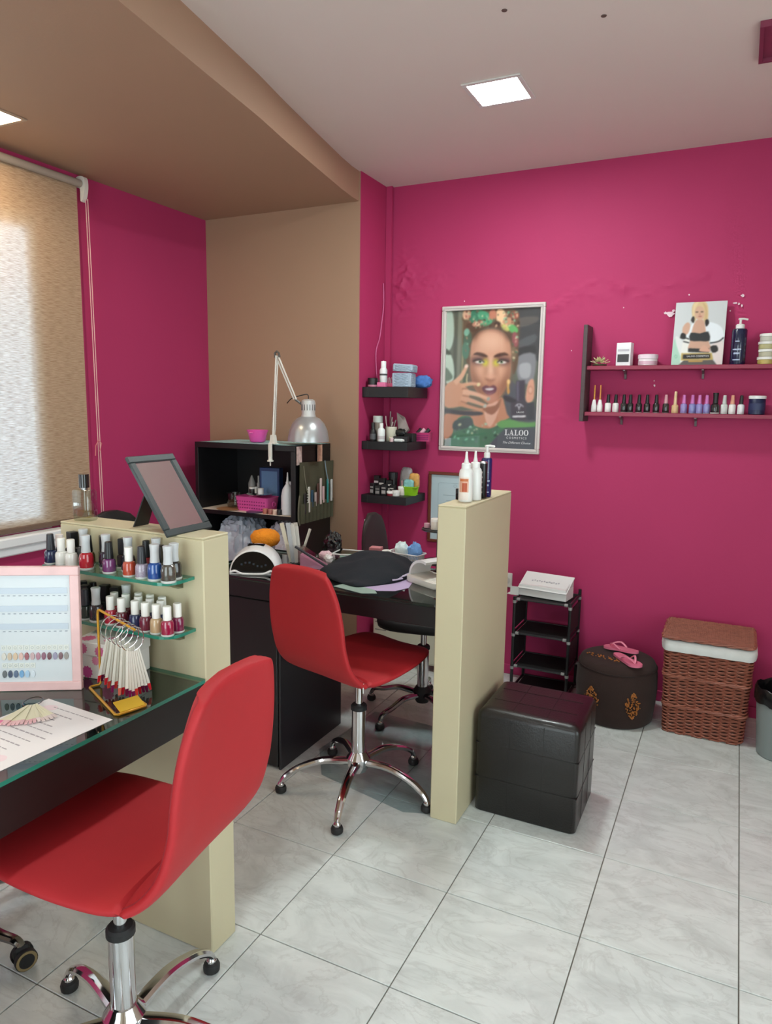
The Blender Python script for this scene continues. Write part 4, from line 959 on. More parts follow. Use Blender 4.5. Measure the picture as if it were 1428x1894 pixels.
tubby('coaster','dark violet round lid lying in front of pink basket','lid',(-.80,1.213,Z0),jar(.045,.006),'#4b3d55',n=28)
tubby('wood_tray','tan oval tray left of the pink basket','tray',(-.985,1.235,Z0),[(0,0),(.06,0),(.07,.006),(.066,.007),(.05,.003),(0,.003)],'#b9885c',n=28)
for k,(x,c,lab) in enumerate([(-.725,'#b06a58','small clear red pot nearest the basket at shelf front'),(-.692,'#a5695f','small reddish pot second from the basket at shelf front'),(-.662,'#d6b7a6','small cream pot second from the right at shelf front'),(-.635,'#1b1a1c','small black pot nearest the cabinet side at shelf front')]):
    tubby('sample_pot',lab,'jar',(x,1.205,Z0),jar(.013,.020),c,cyl_cap(.0135,.0202,.028),c,group='sample pots at the shelf front')
# bags in the lower compartment
PLB = M('#b9b8c6',.22,coat=.3,var=.25,vscale=10,bump=.5,bscale=25)
for k,(x,y,z,sx,sy,sz,c,lab) in enumerate([(-.995,1.372,.645,.135,.125,.185,'#c3c9d8','crumpled bluish plastic bag at the left in the black cabinet'),(-.690,1.372,.640,.125,.125,.180,'#d3ccd6','crumpled pale plastic bag at the right in the black cabinet'),(-.845,1.215,.545,.10,.022,.082,'#9fb4d0','small blue plastic bag in front of the others in cabinet')]):
    o = MB().blob((x,y,z),(sx,sy,sz),.75,.14,3.2,k+3,80,48,flatbase=.461,ridge=True).build('plastic_bag', M(c,.22,coat=.4,var=.3,vscale=14), smooth=35); tag(o,lab,'bag','plastic bags in the cabinet')
o = MB().box(-1.12,-.60,1.20,1.45,.0455,.12,.004).build('folded_cloth', M('#b5475c',.8)); tag(o,'folded red cloth on the lowest cabinet shelf','cloth')
# tool roll hanging on the cabinet side
root = thing('tool_roll','olive fabric tool pouch hung by patterned straps on cabinet side','pouch',(CX1+.006,0,0))
OLV = M('#4b4936',.85,var=.15,vscale=30,bump=.15,bscale=250)
v_=[];f_=[]; n1,n2 = 26,22
for i in range(n1+1):
    for j in range(n2+1):
        a = i/n1; b_ = j/n2; y = 1.190+.335*a; z = .850+(.315+.012*math.sin(a*3.1+.4)-.03*math.sin(a*math.pi)*0)*b_ - .012*math.sin(math.pi*a)*b_
        v_.append((.006+.006*math.sin(a*16)*(1-b_*.6)+.006*b_*math.sin(a*7+1)+.006, y, z))
for i in range(n1):
    for j in range(n2): k = i*(n2+1)+j; f_.append((k,k+n2+1,k+n2+2,k+1))
n0 = len(v_); v_ += [(x-.003,y,z) for x,y,z in v_]; f_ += [tuple(q+n0 for q in reversed(f)) for f in list(f_)]
MB().add(v_,f_).build('fabric_back', OLV, root, smooth=60)
for k in range(9):          # pockets
    y0 = 1.195+.036*k; MB().add([(.020,y0,.853),(.030,y0+.018,.853),(.020,y0+.0355,.853),(.020,y0,.955+.004*(k%3)),(.032,y0+.018,.957),(.020,y0+.0355,.955),(.016,y0,.853),(.016,y0+.0355,.853),(.016,y0,.955),(.016,y0+.0355,.955)],[(0,1,4,3),(1,2,5,4),(0,3,8,6),(2,7,9,5),(6,8,9,7)]).build('pocket', OLV, root, smooth=60)
for y,c in ((1.205,'#c9b0a9'),(1.405,'#cfa38c')): MB().box(.001,.004,y-.022,y+.024,1.155,1.250).build('strap', M(c,.7,var=.55,vscale=60), root)
MB().tube(smooth_open([(.014,1.192,1.0),(.016,1.178,.95),(.016,1.176,.88),(.014,1.192,.845)],5),.006,6,flat=.4).build('edge_strap', M('#6c6a58',.8), root)
MB().tube(smooth_open([(.02,1.22,1.15),(.022,1.235,1.06),(.026,1.255,.99)],5),.0035,6,flat=.4).build('cord', M('#7a7763',.8), root)
MB().tube(smooth_open([(.02,1.43,1.165),(.024,1.44,1.10),(.03,1.455,1.04)],5),.004,6,flat=.4).build('cord', M('#7f94a3',.7), root)
TL = [(1.222,.90,.11,'#2c2c2d','dark brush in the tool pouch nearest its front edge'),(1.262,.905,.135,'#d6d3c8','white comb like tool in the tool pouch'),(1.292,.93,.09,'#31556b','blue handled tool beside the white one in tool pouch'),(1.325,.93,.075,'#b8aaa4','grey wide tool in the middle of the tool pouch'),(1.350,.94,.11,'#5b3f38','brown handled tool in the tool pouch'),(1.378,.935,.14,'#d9c7c2','pinkish long file in the tool pouch'),(1.405,.94,.09,'#d8b8ba','pink tool right of the long file in pouch'),(1.450,.935,.13,'#2f8a86','teal tube tool in the tool pouch'),(1.490,.94,.12,'#c8c8c8','thin silver tool at the rear edge of pouch')]
for y,z,h,c,lab in TL:
    o = MB().box(CX1+.0285,CX1+.0345,y-.009,y+.009,z,z+h,.002).build('manicure_tool', M(c,.35)); tag(o,lab,'tool','tools in the pouch')
    if y == 1.262:
        for k in range(9): MB().box(CX1+.0275,CX1+.0355,y-.014,y-.009,z+.008+.014*k,z+.014+.014*k).build('tooth', M(c,.35), o)

# ================================================================ on the black desk
DZ = .7856
root = thing('nail_lamp','white domed UV nail lamp with black opening on black desk','nail lamp',(-.250,.485,DZ),math.radians(26))
prof = [(math.cos(math.radians(a)),math.sin(math.radians(a))) for a in range(0,181,9)]
rings = []
for y,rx,rz_ in ((-.085,.094,.088),(-.08,.097,.096),(-.03,.10,.104),(.04,.098,.10),(.09,.085,.08),(.10,.06,.05)): rings.append([(rx*c,y,rz_*s_+.004) for c,s_ in prof]+[(-rx,y,.0),(rx,y,.0)])
MB().loft(rings).build('dome', M('#e9e9e8',.25,coat=.4), root, smooth=40)
MB().prism([(.089*c,.086*s_+.008) for c,s_ in prof]+[(-.089,.006),(.089,.006)],-.0875,-.0845,'y').build('opening', M('#0c0d10',.15), root)
mb = MB()
for k in range(7): mb.box(-.05+.016*k,-.042+.016*k,-.0885,-.0878,.038+.008*math.sin(k),.046+.008*math.sin(k))
mb.build('led_row', M('#39424c',.1), root).__setitem__('kind','stuff')
MB().tube(smooth_open([(-.092,-.09,.010),(-.07,-.094,.016),(-.04,-.098,.006),(.04,-.098,.006),(.07,-.094,.016),(.092,-.09,.010)],5),.0045,8).build('hand_rest', M('#e6e6e6',.25), root)
MB().box(-.034,.034,-.025,.005,.103,.109,.002).build('display_window', M('#0e0e10',.15), root)
o = thing('massage_ball','fuzzy bright orange puff behind the white nail lamp','puff',(-.387,.735,DZ))
MB().blob((0,0,.080),(.066,.055,.040),.85,.08,5,2,30,18).build('puff', M('#e58a17',.9,var=.15,vscale=60,bump=.4,bscale=120), o, smooth=60)
MB().lathe([(0,0),(.034,0),(.038,.004),(.046,.052),(.042,.05),(.0,.030)],22).build('clear_dish', glassy('dish_glass','#d5dada',.8), o)
# cup of files
root = thing('file_cup','clear plastic cup for nail files on the black desk','cup',(-.175,.66,DZ))
MB().lathe([(0,0),(.036,0),(.038,.004),(.042,.088),(.0405,.088),(.0365,.006),(0,.006)],24).build('cup', glassy('cup_plastic','#f6f7f7',.2,.1), root)
rnd = random.Random(21)
FC = ['#d9d7cf','#c9c5ba','#8f9aa0','#e3e0d8','#4a4c50','#d9d2bd','#b9bec2','#dcdad2']
FN = ['white','stone grey','steel blue','off white','dark grey','ivory','silver grey','pale cream']
for k in range(8):
    a = k*.785; bx_,by_ = .020*math.cos(a),.020*math.sin(a); lean = Vector((-.16-.03*(k%3)+.05*math.sin(k*2.2), .06*math.cos(k*1.7), 1)).normalized()
    p0 = Vector((-.175+bx_,.66+by_,DZ+.0085)); p1 = p0+lean*rnd.uniform(.150,.178)
    t_ = lean.cross(Vector((.3,-1,0))).normalized(); nn = t_.cross(lean)*.0016; mb = MB(); vv = []
    for p,w_ in ((p0,.0075),(p1,.009)):
        for s1,s2 in ((-1,-1),(1,-1),(1,1),(-1,1)): vv.append(p+t_*w_*s1+nn*s2)
    mb.add(vv,[(0,1,2,3),(7,6,5,4),(0,4,5,1),(1,5,6,2),(2,6,7,3),(3,7,4,0)])
    o = mb.build('nail_file', M(FC[k],.7), smooth=0); tag(o,f'{FN[k]} nail file leaning in the clear cup on desk','nail file','nail files in the cup')
mb = MB(); p0 = Vector((-.155,.655,DZ+.0085)); p1 = Vector((-.128,.70,DZ+.15)); mb.tube([p0,p1],[.007,.010],10,flat=.35); o = mb.build('spatula', M('#cfcdbd',.4)); tag(o,'rounded pale spatula leaning right in the file cup','spatula')
# organiser with brushes right of the cup
root = thing('pen_tray','slanted clear acrylic organiser with a dark brush on black desk','organiser',(-.070,.640,DZ),math.radians(20))
mb = MB(); mb.prism([(-.06,0),(.06,0),(.06,.012),(-.06,.085)],-.045,.045,'y'); mb.build('acrylic_wedge', glassy('acrylic','#e6d5dd',.9,.08), root, smooth=0)
MB().prism([(-.052,.001),(.05,.001),(.05,.008),(-.052,.06)],-.038,.038,'y').build('pink_insert', M('#cf9fb4',.5), root, smooth=0)
MB().tube([(-.07,-.05,.096),(.062,-.05,.016)],.0055,8).build('dark_brush', M('#25252b',.4), root)
root = thing('clear_tray','clear plastic tray with mint and blue items on desk','tray',(.02,.812,DZ),math.radians(8))
MB().box(-.075,.075,-.05,.05,0,.003).build('tray_floor', M('#d0cfcb',.4), root)
MB().tube([(x,y,.040) for x,y in rrect(-.078,.078,-.053,.053,.01,3)],.003,6,closed=True).build('tray_rim', M('#dedede',.3), root)
mb = MB()
for x,y in ((-.076,-.051),(.076,-.051),(-.076,.051),(.076,.051)): mb.cyl((x,y,.0),(x,y,.04),.002,n=6)
for y in (-.051,.051): mb.box(-.076,.076,y-.0008,y+.0008,0,.036)
mb.build('tray_wall', glassy('tray_plastic','#e2e8e6',.6,.1), root).__setitem__('kind','stuff')
boxy('sachet','mint green sachet in the clear tray','packet',(-.012,.812,DZ+.0035),.5,.028,.03,.022,'#a7c9bd'); boxy('blue_sachet','light blue sachet in the clear tray','packet',(.052,.818,DZ+.0035),.1,.03,.03,.020,'#b9cfe3')
for k,(x,y,sx,c,lab) in enumerate([(-.075,.775,.024,'#e2c9cd','crumpled pink tissue behind the acrylic organiser'),(-.06,.735,.020,'#e6e1df','crumpled white tissue behind the clear tray'),(-.11,.80,.03,'#dcb9c4','crumpled rosy plastic bag behind the file cup')]):
    o = MB().blob((x,y,DZ+.016),(sx,sx*.8,.02),.9,.3,4.5,k+9,24,16,flatbase=DZ).build('tissue', M(c,.6,bump=.4,bscale=60), smooth=40); tag(o,lab,'tissue')
o = MB().blob((-.10,.845,DZ+.055),(.042,.025,.055),.9,.4,3.3,4,28,18,flatbase=DZ).build('black_bag', M('#0d0d0f',.15,coat=.6,bump=.5,bscale=40), smooth=40); tag(o,'shiny crumpled black plastic bag at the back of the desk','bag')
# jeans
poly = [(-.002,.572),(.09,.495),(.215,.437),(.262,.446),(.330,.535),(.352,.60),(.362,.70),(.345,.765),(.24,.765),(.13,.735),(.05,.65)]
pc = Vector((.190,.625)); rings = []; sm = smooth_closed(poly,6)
for t,hz in ((1.0,.001),(1.012,.010),(1.0,.020),(.965,.030),(.90,.040),(.80,.054),(.66,.072),(.50,.086),(.33,.094),(.15,.097),(.03,.098)):
    ring = []
    for k,(x,y) in enumerate(sm):
        px_,py_ = pc.x+(x-pc.x)*t, pc.y+(y-pc.y)*t
        tilt_ = .42+.58*max(0,min(1,(py_-.44)/.26)); q = Vector((px_*9,py_*9,4)); fold = .014*noise.noise(q)+.006*noise.noise(q*2.7)+.005*math.sin((px_*.5-py_)*60+4*noise.noise(q*.6))
        ring.append((px_,py_,DZ+max(.0006,hz*tilt_+fold*(hz>.015))))
    rings.append(ring)
o = MB().loft(rings).build('folded_jeans', M('#10161f',.85,var=.35,vscale=180,bump=.25,bscale=350), smooth=70); tag(o,'dark indigo folded jeans heaped on the black desk','jeans')
MB().tube(smooth_open([(.355,.60,DZ+.012),(.335,.55,DZ+.014),(.36,.66,DZ+.02),(.352,.72,DZ+.026)],5),.007,7,flat=.5).build('lining_edge', M('#b9aec4',.8), o)
# papers
o = MB().prism([(.265,.452),(.335,.425),(.395,.455),(.420,.52),(.385,.66),(.30,.68)],DZ,DZ+.0006).build('purple_sheet', M('#b9a5c9',.6)); tag(o,'lilac paper sheet partly under the jeans','paper')
o = MB().prism([(-.075,.56),(-.035,.525),(.06,.60),(.03,.66)],DZ,DZ+.0006).build('lilac_sheet', M('#bfb0cc',.6)); tag(o,'lilac paper corner showing left of the jeans','paper')
o = MB().prism([(.16,.405),(.30,.365),(.352,.392),(.31,.448),(.18,.47)],DZ,DZ+.0005).build('green_sheet', M('#8fa69b',.5)); tag(o,'grey green sheet under the front of the jeans','paper')
# white curved hand rest
root = thing('hand_rest','white curved arm rest with white base near the half wall','hand rest',(.468,.625,DZ),math.radians(-28))
rings = []
for q in range(15):
    a = math.pi*(1-q/14*.62); cx = .072*math.cos(a); cz = .03+.062*math.sin(a); nx_,nz_ = math.cos(a),math.sin(a)
    rings.append([(cx+nx_*.005,-.05,cz+nz_*.005),(cx+nx_*.005,.05,cz+nz_*.005),(cx-nx_*.005,.05,cz-nz_*.005),(cx-nx_*.005,-.05,cz-nz_*.005)])
MB().loft(rings).build('curved_pad', M('#dfdfe0',.35), root, smooth=60)
MB().loft([[(x,y,z) for x,y in rrect(-.092+i,.095-i,-.058+i,.058-i,.02,4)] for z,i in ((0,.004),(.006,0),(.024,.0),(.03,.006))]).build('base', M('#d8d6cd',.4), root, smooth=40)
# black two tier stand with small things
root = thing('tier_stand','small black two tier stand on the desk beside half wall','stand',(.432,.795,DZ))
for z,r in ((.045,.070),(.180,.072)): MB().lathe([(0,z),(r,z),(r+.004,z+.003),(r+.002,z+.008),(r-.002,z+.006),(0,z+.005)],28).build('tier', M('#141416',.3), root)
MB().lathe([(0,0),(.045,0),(.045,.006),(.014,.012),(.012,.18),(0,.18)],18).build('post', M('#19191b',.35), root)
tubby('pink_pot','tiny clear pink pot on the left of the upper black tier','jar',(.378,.785,DZ+.188),jar(.012,.018),'#c99aa5')
tubby('cream_pot','cream lidded pot on the upper black tier by half wall','jar',(.425,.765,DZ+.1875),jar(.020,.032),'#d9cfc2',cyl_cap(.021,.0322,.045),'#e7e2da')
tubby('beige_bottle','cream bottle standing at the back of the upper black tier','bottle',(.45,.83,DZ+.1875),[(0,0),(.018,0),(.018,.045),(.009,.058),(0,.058)],'#d8c8b6',cyl_cap(.010,.0582,.085),'#c9b89f')
# white basket with tissue
basket('white_basket','white lattice basket with blue tissues at the back of desk',(.262,.838,DZ),math.radians(-6),.075,.034,.062,'#d5d3d2')
for x,y,c,lab,sd in ((.243,.838,'#d5e3e6','pale folded tissue sticking up from white basket',3),(.302,.841,'#6f9bd2','blue crumpled tissue in the white basket',6)):
    o = MB().blob((x,y,DZ+.058),(.032,.022,.046),.9,.3,3,sd,24,16,flatbase=DZ+.0045).build('tissue', M(c,.7,bump=.3,bscale=60), smooth=40); tag(o,lab,'tissue')
tubby('white_tub','white pot in front of pink sponges at the back of desk','jar',(.170,.840,DZ),jar(.020,.05),'#e3e1da',cyl_cap(.021,.0502,.062),'#ecebe6')
for k,(x,y,c,lab) in enumerate([(.115,.848,'#b9777c','dusty pink sponge stack left of the white pot')]):
    boxy('sponge',lab,'sponge',(x,y,DZ),.2,.026,.022,.07,c,rough=.9)
# heater and cords under the desk
root = thing('convector_heater','low cream panel heater standing behind the desk against wall','heater',(-.10,1.70,0))
MB().box(-.21,.27,-.05,.05,.035,.305,.012).build('casing', M('#cfcdb9',.45), root)
mb = MB()
for k in range(5): mb.box(-.19,-.12,-.0512,-.0495,.06+.045*k,.066+.045*k)
o = mb.build('grille', M('#8b8a80',.6), root); o['kind'] = 'stuff'
for x in (-.15,.21): MB().box(x-.02,x+.02,-.07,.07,0,.036,.004).build('foot', M('#bdbbaa',.5), root)
# thin clear chair mat
o = MB().prism([(-.02,.60),(.10,.42),(.50,.33),(.58,.36),(.585,1.02),(.02,1.05)],.0006,.0016).build('chair_mat', glassy('mat_plastic','#eef3f4',.15,.15)); tag(o,'clear plastic floor mat under the red chair at the desk','mat')
# ================================================================ corner shelves
SH = [('top',1.505,1.560),('middle',1.226,1.271),('bottom',.935,.979)]
for nm,z0,z1 in SH:
    root = thing('corner_shelf',f'{nm} one of three chunky black floating corner shelves','shelf',(XS+.002,YB-.001,z0),group='black floating corner shelves')
    MB().box(.036,.270,-.284,-.026,0,z1-z0,.0015).build('shelf_box', M('#17191c',.42,var=.1,vscale=10), root)
    MB().box(.0,.036,-.284,-.028,0,z1-z0,.0015).build('wall_side', M('#17191c',.42,var=.1,vscale=10), root)
Z1_,Z2_,Z3_ = 1.5603,1.2713,.9793
root = tubby('cosmetic_jar','black lidded jar with pink base on the top corner shelf','jar',(-.304,1.612,Z1_),jar(.028,.012),'#c77f97',[(0,.0122),(.0285,.0122),(.0285,.046),(.026,.048),(0,.048)],'#1b1a1b')
tubby('white_spray','tall white bottle at left on the top corner shelf','bottle',(-.262,1.655,Z1_),[(0,0),(.019,0),(.021,.003),(.021,.092),(.014,.104),(0,.104)],'#e6e8e8',cyl_cap(.0145,.1042,.138),'#ecedee',band=[(.062,.072,'#4b4d4e')])
boxy('pink_box','small bright pink box on the top corner shelf','box',(-.238,1.592,Z1_),.05,.024,.014,.024,'#dd6f9c')
root = thing('wire_holder','small wire holder behind the bright pink box','holder',(-.205,1.625,Z1_))
MB().box(-.02,.02,-.012,.012,0,.02,.002).build('holder_base', M('#b9506f',.5), root)
for x in (-.012,.004): MB().tube([(x,0,.02),(x-.002,0,.045),(x+.006,0,.052),(x+.010,0,.02)],.0016,6).build('wire', M('#cfc9c9',.3,.7), root)
root = thing('woven_box','pale blue woven box with lid on the top corner shelf','box',(-.145,1.668,Z1_),math.radians(8))
WV = M('#a3b3c4',.85,var=.2,vscale=120)
def weave(hx,hy,z0,z1,rows,parent,nm):
    mb = MB()
    for r_ in range(rows):
        z = z0+(z1-z0)*(r_+.5)/rows; ring = rect_ring(hx,hy,72)
        mb.tube([(x+nx_*.0016*math.sin(k*1.05+math.pi*(r_%2)),y+ny_*.0016*math.sin(k*1.05+math.pi*(r_%2)),z) for k,(x,y,nx_,ny_) in enumerate(ring)],(z1-z0)/rows*.56,5,closed=True)
    o = mb.build(nm,WV,parent,smooth=60); o['kind'] = 'stuff'; return o
MB().box(-.052,.052,-.050,.050,0,.074,.004).build('inner_box', WV, root); weave(.053,.051,0.002,.074,10,root,'woven_side')
ld = bpy.data.objects.new('box_lid',None); COL.objects.link(ld); ld.parent = root; ld.rotation_euler = (.0,.06,0); ld.location = (0,0,.004)
weave(.056,.054,.078,.112,5,ld,'lid_weave'); MB().box(-.055,.055,-.053,.053,.0805,.117,.006).build('lid_top', WV, ld)
o = MB().blob((-.080,1.772,Z1_+.032),(.052,.036,.034),.8,.18,4,5,30,18,flatbase=Z1_).build('blue_cloth', M('#4a78bd',.8,var=.45,vscale=60,bump=.3,bscale=90), smooth=50); tag(o,'blue patterned cloth bundle right of the woven box','cloth')
# middle shelf
tubby('clear_canister','clear tall canister at far left of the middle corner shelf','canister',(-.282,1.635,Z2_),[(0,0),(.026,0),(.026,.10),(0,.10)],'#8a7f74',cyl_cap(.027,.1002,.135),'#b7c0bb')
tubby('black_dropper','black bottle at left of the middle corner shelf','bottle',(-.287,1.588,Z2_),[(0,0),(.017,0),(.018,.002),(.018,.055),(.009,.066),(0,.066)],'#17181a',cyl_cap(.010,.0662,.100),'#1e1f21',band=[(.01,.04,'#56585c')])
tubby('white_bottle','white bottle at the front of the middle corner shelf','bottle',(-.236,1.586,Z2_),[(0,0),(.019,0),(.020,.002),(.020,.062),(.010,.074),(0,.074)],'#e3e7e6',cyl_cap(.0105,.0742,.098),'#edf0ee',band=[(.012,.03,'#bfb9bb')])
root = tubby('tool_cup','cream cup of scissors and clips on the middle corner shelf','cup',(-.205,1.645,Z2_),[(0,0),(.027,0),(.029,.003),(.031,.078),(.029,.078),(.026,.005),(0,.005)],'#cfcbb9')
for k,(dx,dy,h,c) in enumerate([(-.03,.0,.135,'#c9b6b6'),(-.012,.01,.16,'#8f8a88'),(.0,.0,.13,'#b5aaa7'),(.014,.006,.115,'#a79c9a'),(.006,-.01,.105,'#d0c4c0')]):
    o = MB().tube([(-.205+dx*.3,1.645+dy*.5,Z2_+.008),(-.205+dx,1.645+dy,Z2_+h*.7),(-.205+dx*1.3+.006,1.645+dy,Z2_+h)],[.004,.005,.007],8,flat=.45).build('hair_tool', M(c,.35,.4)); tag(o,['pinkish clip leaning far left in the cream cup','dark long pair of tweezers rising highest in the cream cup','grey brush in the middle of the cream cup','greyish clip leaning right in the cream cup','short pale brush at the front of the cream cup'][k],'tool','tools in the cream cup')
o = MB().add([(-.165,1.66,Z2_+.002),(-.10,1.64,Z2_+.07),(-.115,1.65,Z2_+.09),(-.185,1.67,Z2_+.155),(-.150,1.70,Z2_+.13),(-.115,1.69,Z2_+.06)],[(0,1,5),(1,2,5),(2,3,4),(2,4,5),(0,5,4),(0,4,3),(0,3,2),(0,2,1)]).build('paper_bag', M('#a59a98',.6), smooth=0); tag(o,'crumpled grey paper bag behind the cream cup','bag')
for k,(x,y,hx,hy,h,c,rz,lab) in enumerate([(-.145,1.615,.03,.022,.028,'#131314',.4,'black compact left in the middle shelf pile'),(-.100,1.66,.03,.02,.045,'#161617',-.2,'black box standing in the middle shelf pile'),(-.106,1.60,.024,.016,.030,'#1b1b1d',.1,'black compact at the front right of middle corner shelf')]):
    boxy('compact',lab,'compact',(x,y,Z2_),rz,hx,hy,h,c,'black compacts on the middle corner shelf')
o = MB().blob((-.150,1.650,Z2_+.06),(.032,.018,.02),.9,.3,4,3,20,12).build('hair_clip', M('#101011',.4), smooth=50); o.location.z = -.012; tag(o,'black claw clip on top of the middle shelf compacts','hair clip')
tubby('pink_pot','tiny pale pink pot on front edge of the middle corner shelf','jar',(-.171,1.582,Z2_),jar(.010,.016),'#d8b9bd',cyl_cap(.0105,.0162,.022),'#e2cfd0')
tubby('beige_pot','tiny cream pot beside the cream cup on middle corner shelf','jar',(-.186,1.605,Z2_),jar(.011,.018),'#c9bd9d',cyl_cap(.0115,.0182,.026),'#dcd5b8')
root = thing('white_tube','white cream tube lying on the front of middle corner shelf','tube',(-.125,1.578,Z2_+.009)); MB().tube([(-.026,0,0),(.018,.002,0)],[.0085,.0085],12).build('tube_body', M('#d6dcda',.35), root); MB().tube([(.0185,.002,0),(.028,.0025,0)],.006,10).build('tube_cap', M('#e8e8e6',.3), root)
solid_basket('pink_basket','pink plastic basket at right end of the middle corner shelf',(-.072,1.765,Z2_),math.radians(5),.052,.036,.048,'#c63f78',True,False)
for k,(x,y,c,lab) in enumerate([(-.092,1.76,'#17171a','black curler nearer the left in the small pink basket'),(-.050,1.77,'#1a1a1c','black curler nearer the right in the small pink basket'),(-.07,1.755,'#d9a5b4','pink curler between black ones in the small pink basket')]):
    o = MB().tube([(x-.015,y-.01,Z2_+.03),(x+.012,y+.01,Z2_+.066)],.011,10).build('hair_curler', M(c,.5)); tag(o,lab,'curler','curlers in the small pink basket')
# bottom shelf
NB = [(-.290,1.600,.012,.012,.062,'#1a1a1c','#9d9a98'),(-.288,1.650,.016,.014,.10,'#141416','#c9bfc0'),(-.255,1.595,.014,.012,.050,'#1b1b1d','#8c8886'),(-.250,1.64,.018,.014,.088,'#101012','#cfcac4'),(-.218,1.60,.015,.013,.060,'#161618','#a8a5a2'),(-.215,1.655,.017,.014,.078,'#131315','#d4cec8'),(-.182,1.630,.014,.013,.055,'#19191b','#b8b4b0')]
BL = ['shortest black nail kit box at the left front','tall black box at the left back','low black box second along the front','tall black box with pale print second along the back','black box third along the front','black box third along the back','black box by the white tubs']
for k,(x,y,hx,hy,h,c,b_) in enumerate(NB):
    boxy('product_box',BL[k]+' of the bottom corner shelf','box',(x,y,Z3_),.1*(k%3-1),hx,hy,h,c,'black product boxes on the bottom corner shelf',band=[(.15,.45,b_),(.6,.72,b_)])
tubby('black_canister','black canister standing at the back of the bottom corner shelf','jar',(-.218,1.705,Z3_),jar(.024,.085),'#16181a',cyl_cap(.026,.0852,.118),'#23262a')
for k,(x,y,r,h,c,lab) in enumerate([(-.150,1.60,.021,.018,'#dcdcd8','flat white tub nearest the front on the bottom corner shelf'),(-.178,1.590,.019,.014,'#7d2430','dark red tub with white lid on the bottom corner shelf'),(-.140,1.65,.019,.036,'#e0d6cb','cream white tub behind the flat ones on bottom corner shelf')]):
    tubby('white_tub',lab,'jar',(x,y,Z3_),jar(r,h),c,cyl_cap(r*1.05,h+.0002,h+.012),'#e9e8e4',group='tubs on the bottom corner shelf')
o = MB().blob((-.152,1.74,Z3_+.072),(.036,.018,.072),.6,.12,3,8,26,18,flatbase=Z3_).build('grey_pouch', M('#a5a2a3',.4,bump=.4,bscale=40), smooth=50); tag(o,'pale grey plastic pouch standing behind the green basket','bag')
basket('green_basket','lime green plastic basket at right end of the bottom corner shelf',(-.104,1.685,Z3_),math.radians(10),.038,.034,.046,'#8cc21f')
for x,y,z,s_,c,lab in ((-.088,1.705,Z3_+.074,(.030,.012,.044),'#d39a52','orange patterned snack packet in the green basket'),(-.106,1.672,Z3_+.052,(.030,.012,.034),'#7fb9b8','teal and blue packet in front inside the green basket')):
    o = MB().blob((x,y,z),s_,.5,.1,4,2,22,14,flatbase=Z3_+.0045).build('packet', M(c,.35,var=.6,vscale=50), smooth=50); tag(o,lab,'packet')
o = MB().tube([(-.155,1.69,Z3_+.002),(-.160,1.70,Z3_+.075)],.005,8).build('lip_pencil', M('#d3a7ae',.4)); tag(o,'thin pink pencil leaning left of the green basket','pencil')
# pink cord on the return wall and a socket
o = MB().tube(smooth_open([(XS+.006,1.792,2.13),(XS+.006,1.80,2.02),(XS+.006,1.775,1.90),(XS+.006,1.755,1.83),(XS+.006,1.715,1.76),(XS+.006,1.72,1.66),(XS+.008,1.735,1.57)],6),.003,6).build('extension_cord', M('#cf6f9d',.5)); tag(o,'thin pink painted cord trailing down the narrow return wall','cord')
root = thing('wall_socket','white wall socket peeking beside the half wall','socket',(.415,YB-.001,.53)); MB().box(-.03,.03,-.010,0,-.04,.04,.003).build('plate', M('#dcd8d2',.4), root); MB().lathe([(0,0),(.02,0),(.02,.003),(0,.003)],18,T=TR(0,-.010,0) @ Matrix.Rotation(HP,4,'X')).build('outlet', M('#c7c3bd',.4), root)
root = thing('wall_plug','small white plug on the pink return wall above the desk','plug',(XS+.001,1.62,.80)); MB().box(0,.012,-.02,.02,-.035,.035,.003).build('plate', M('#dcd8d2',.4), root); MB().box(.012,.03,-.012,.012,-.02,.014,.004).build('plug_body', M('#e4e2de',.4), root)

# ================================================================ framed certificate
root = thing('framed_certificate','brown framed pale certificate hanging low on the back wall','picture frame',(.10,YB-.001,.70))
FB = M('#6e3322',.45,var=.2,vscale=12); a_,b_ = .158,.40
for x0,x1,z0,z1 in ((-a_,a_,b_-.016,b_),(-a_,a_,0,.016),(-a_,-a_+.016,.016,b_-.016),(a_-.016,a_,.016,b_-.016)): MB().box(x0,x1,-.018,0,z0,z1,.002).build('frame_bar', FB, root)
MB().box(-a_+.016,a_-.016,-.008,-.001,.016,b_-.016).build('certificate', M('#b9cad0',.5), root)
mb = MB(); mb.tube([(x,-.0085,z) for x,z in rrect(-.10,.10,.06,.34,.012,3)],.0006,4,closed=True); mb.tube([(.008*math.cos(i*.7),-.0085,.325+.008*math.sin(i*.7)) for i in range(9)],.0006,4,closed=True)
for k in range(7): mb.box(-.07+.01*(k%3),.06-.008*(k%2),-.0088,-.0081,.09+.03*k,.0925+.03*k)
o = mb.build('certificate_print', M('#8498a3',.6), root); o['kind'] = 'stuff'

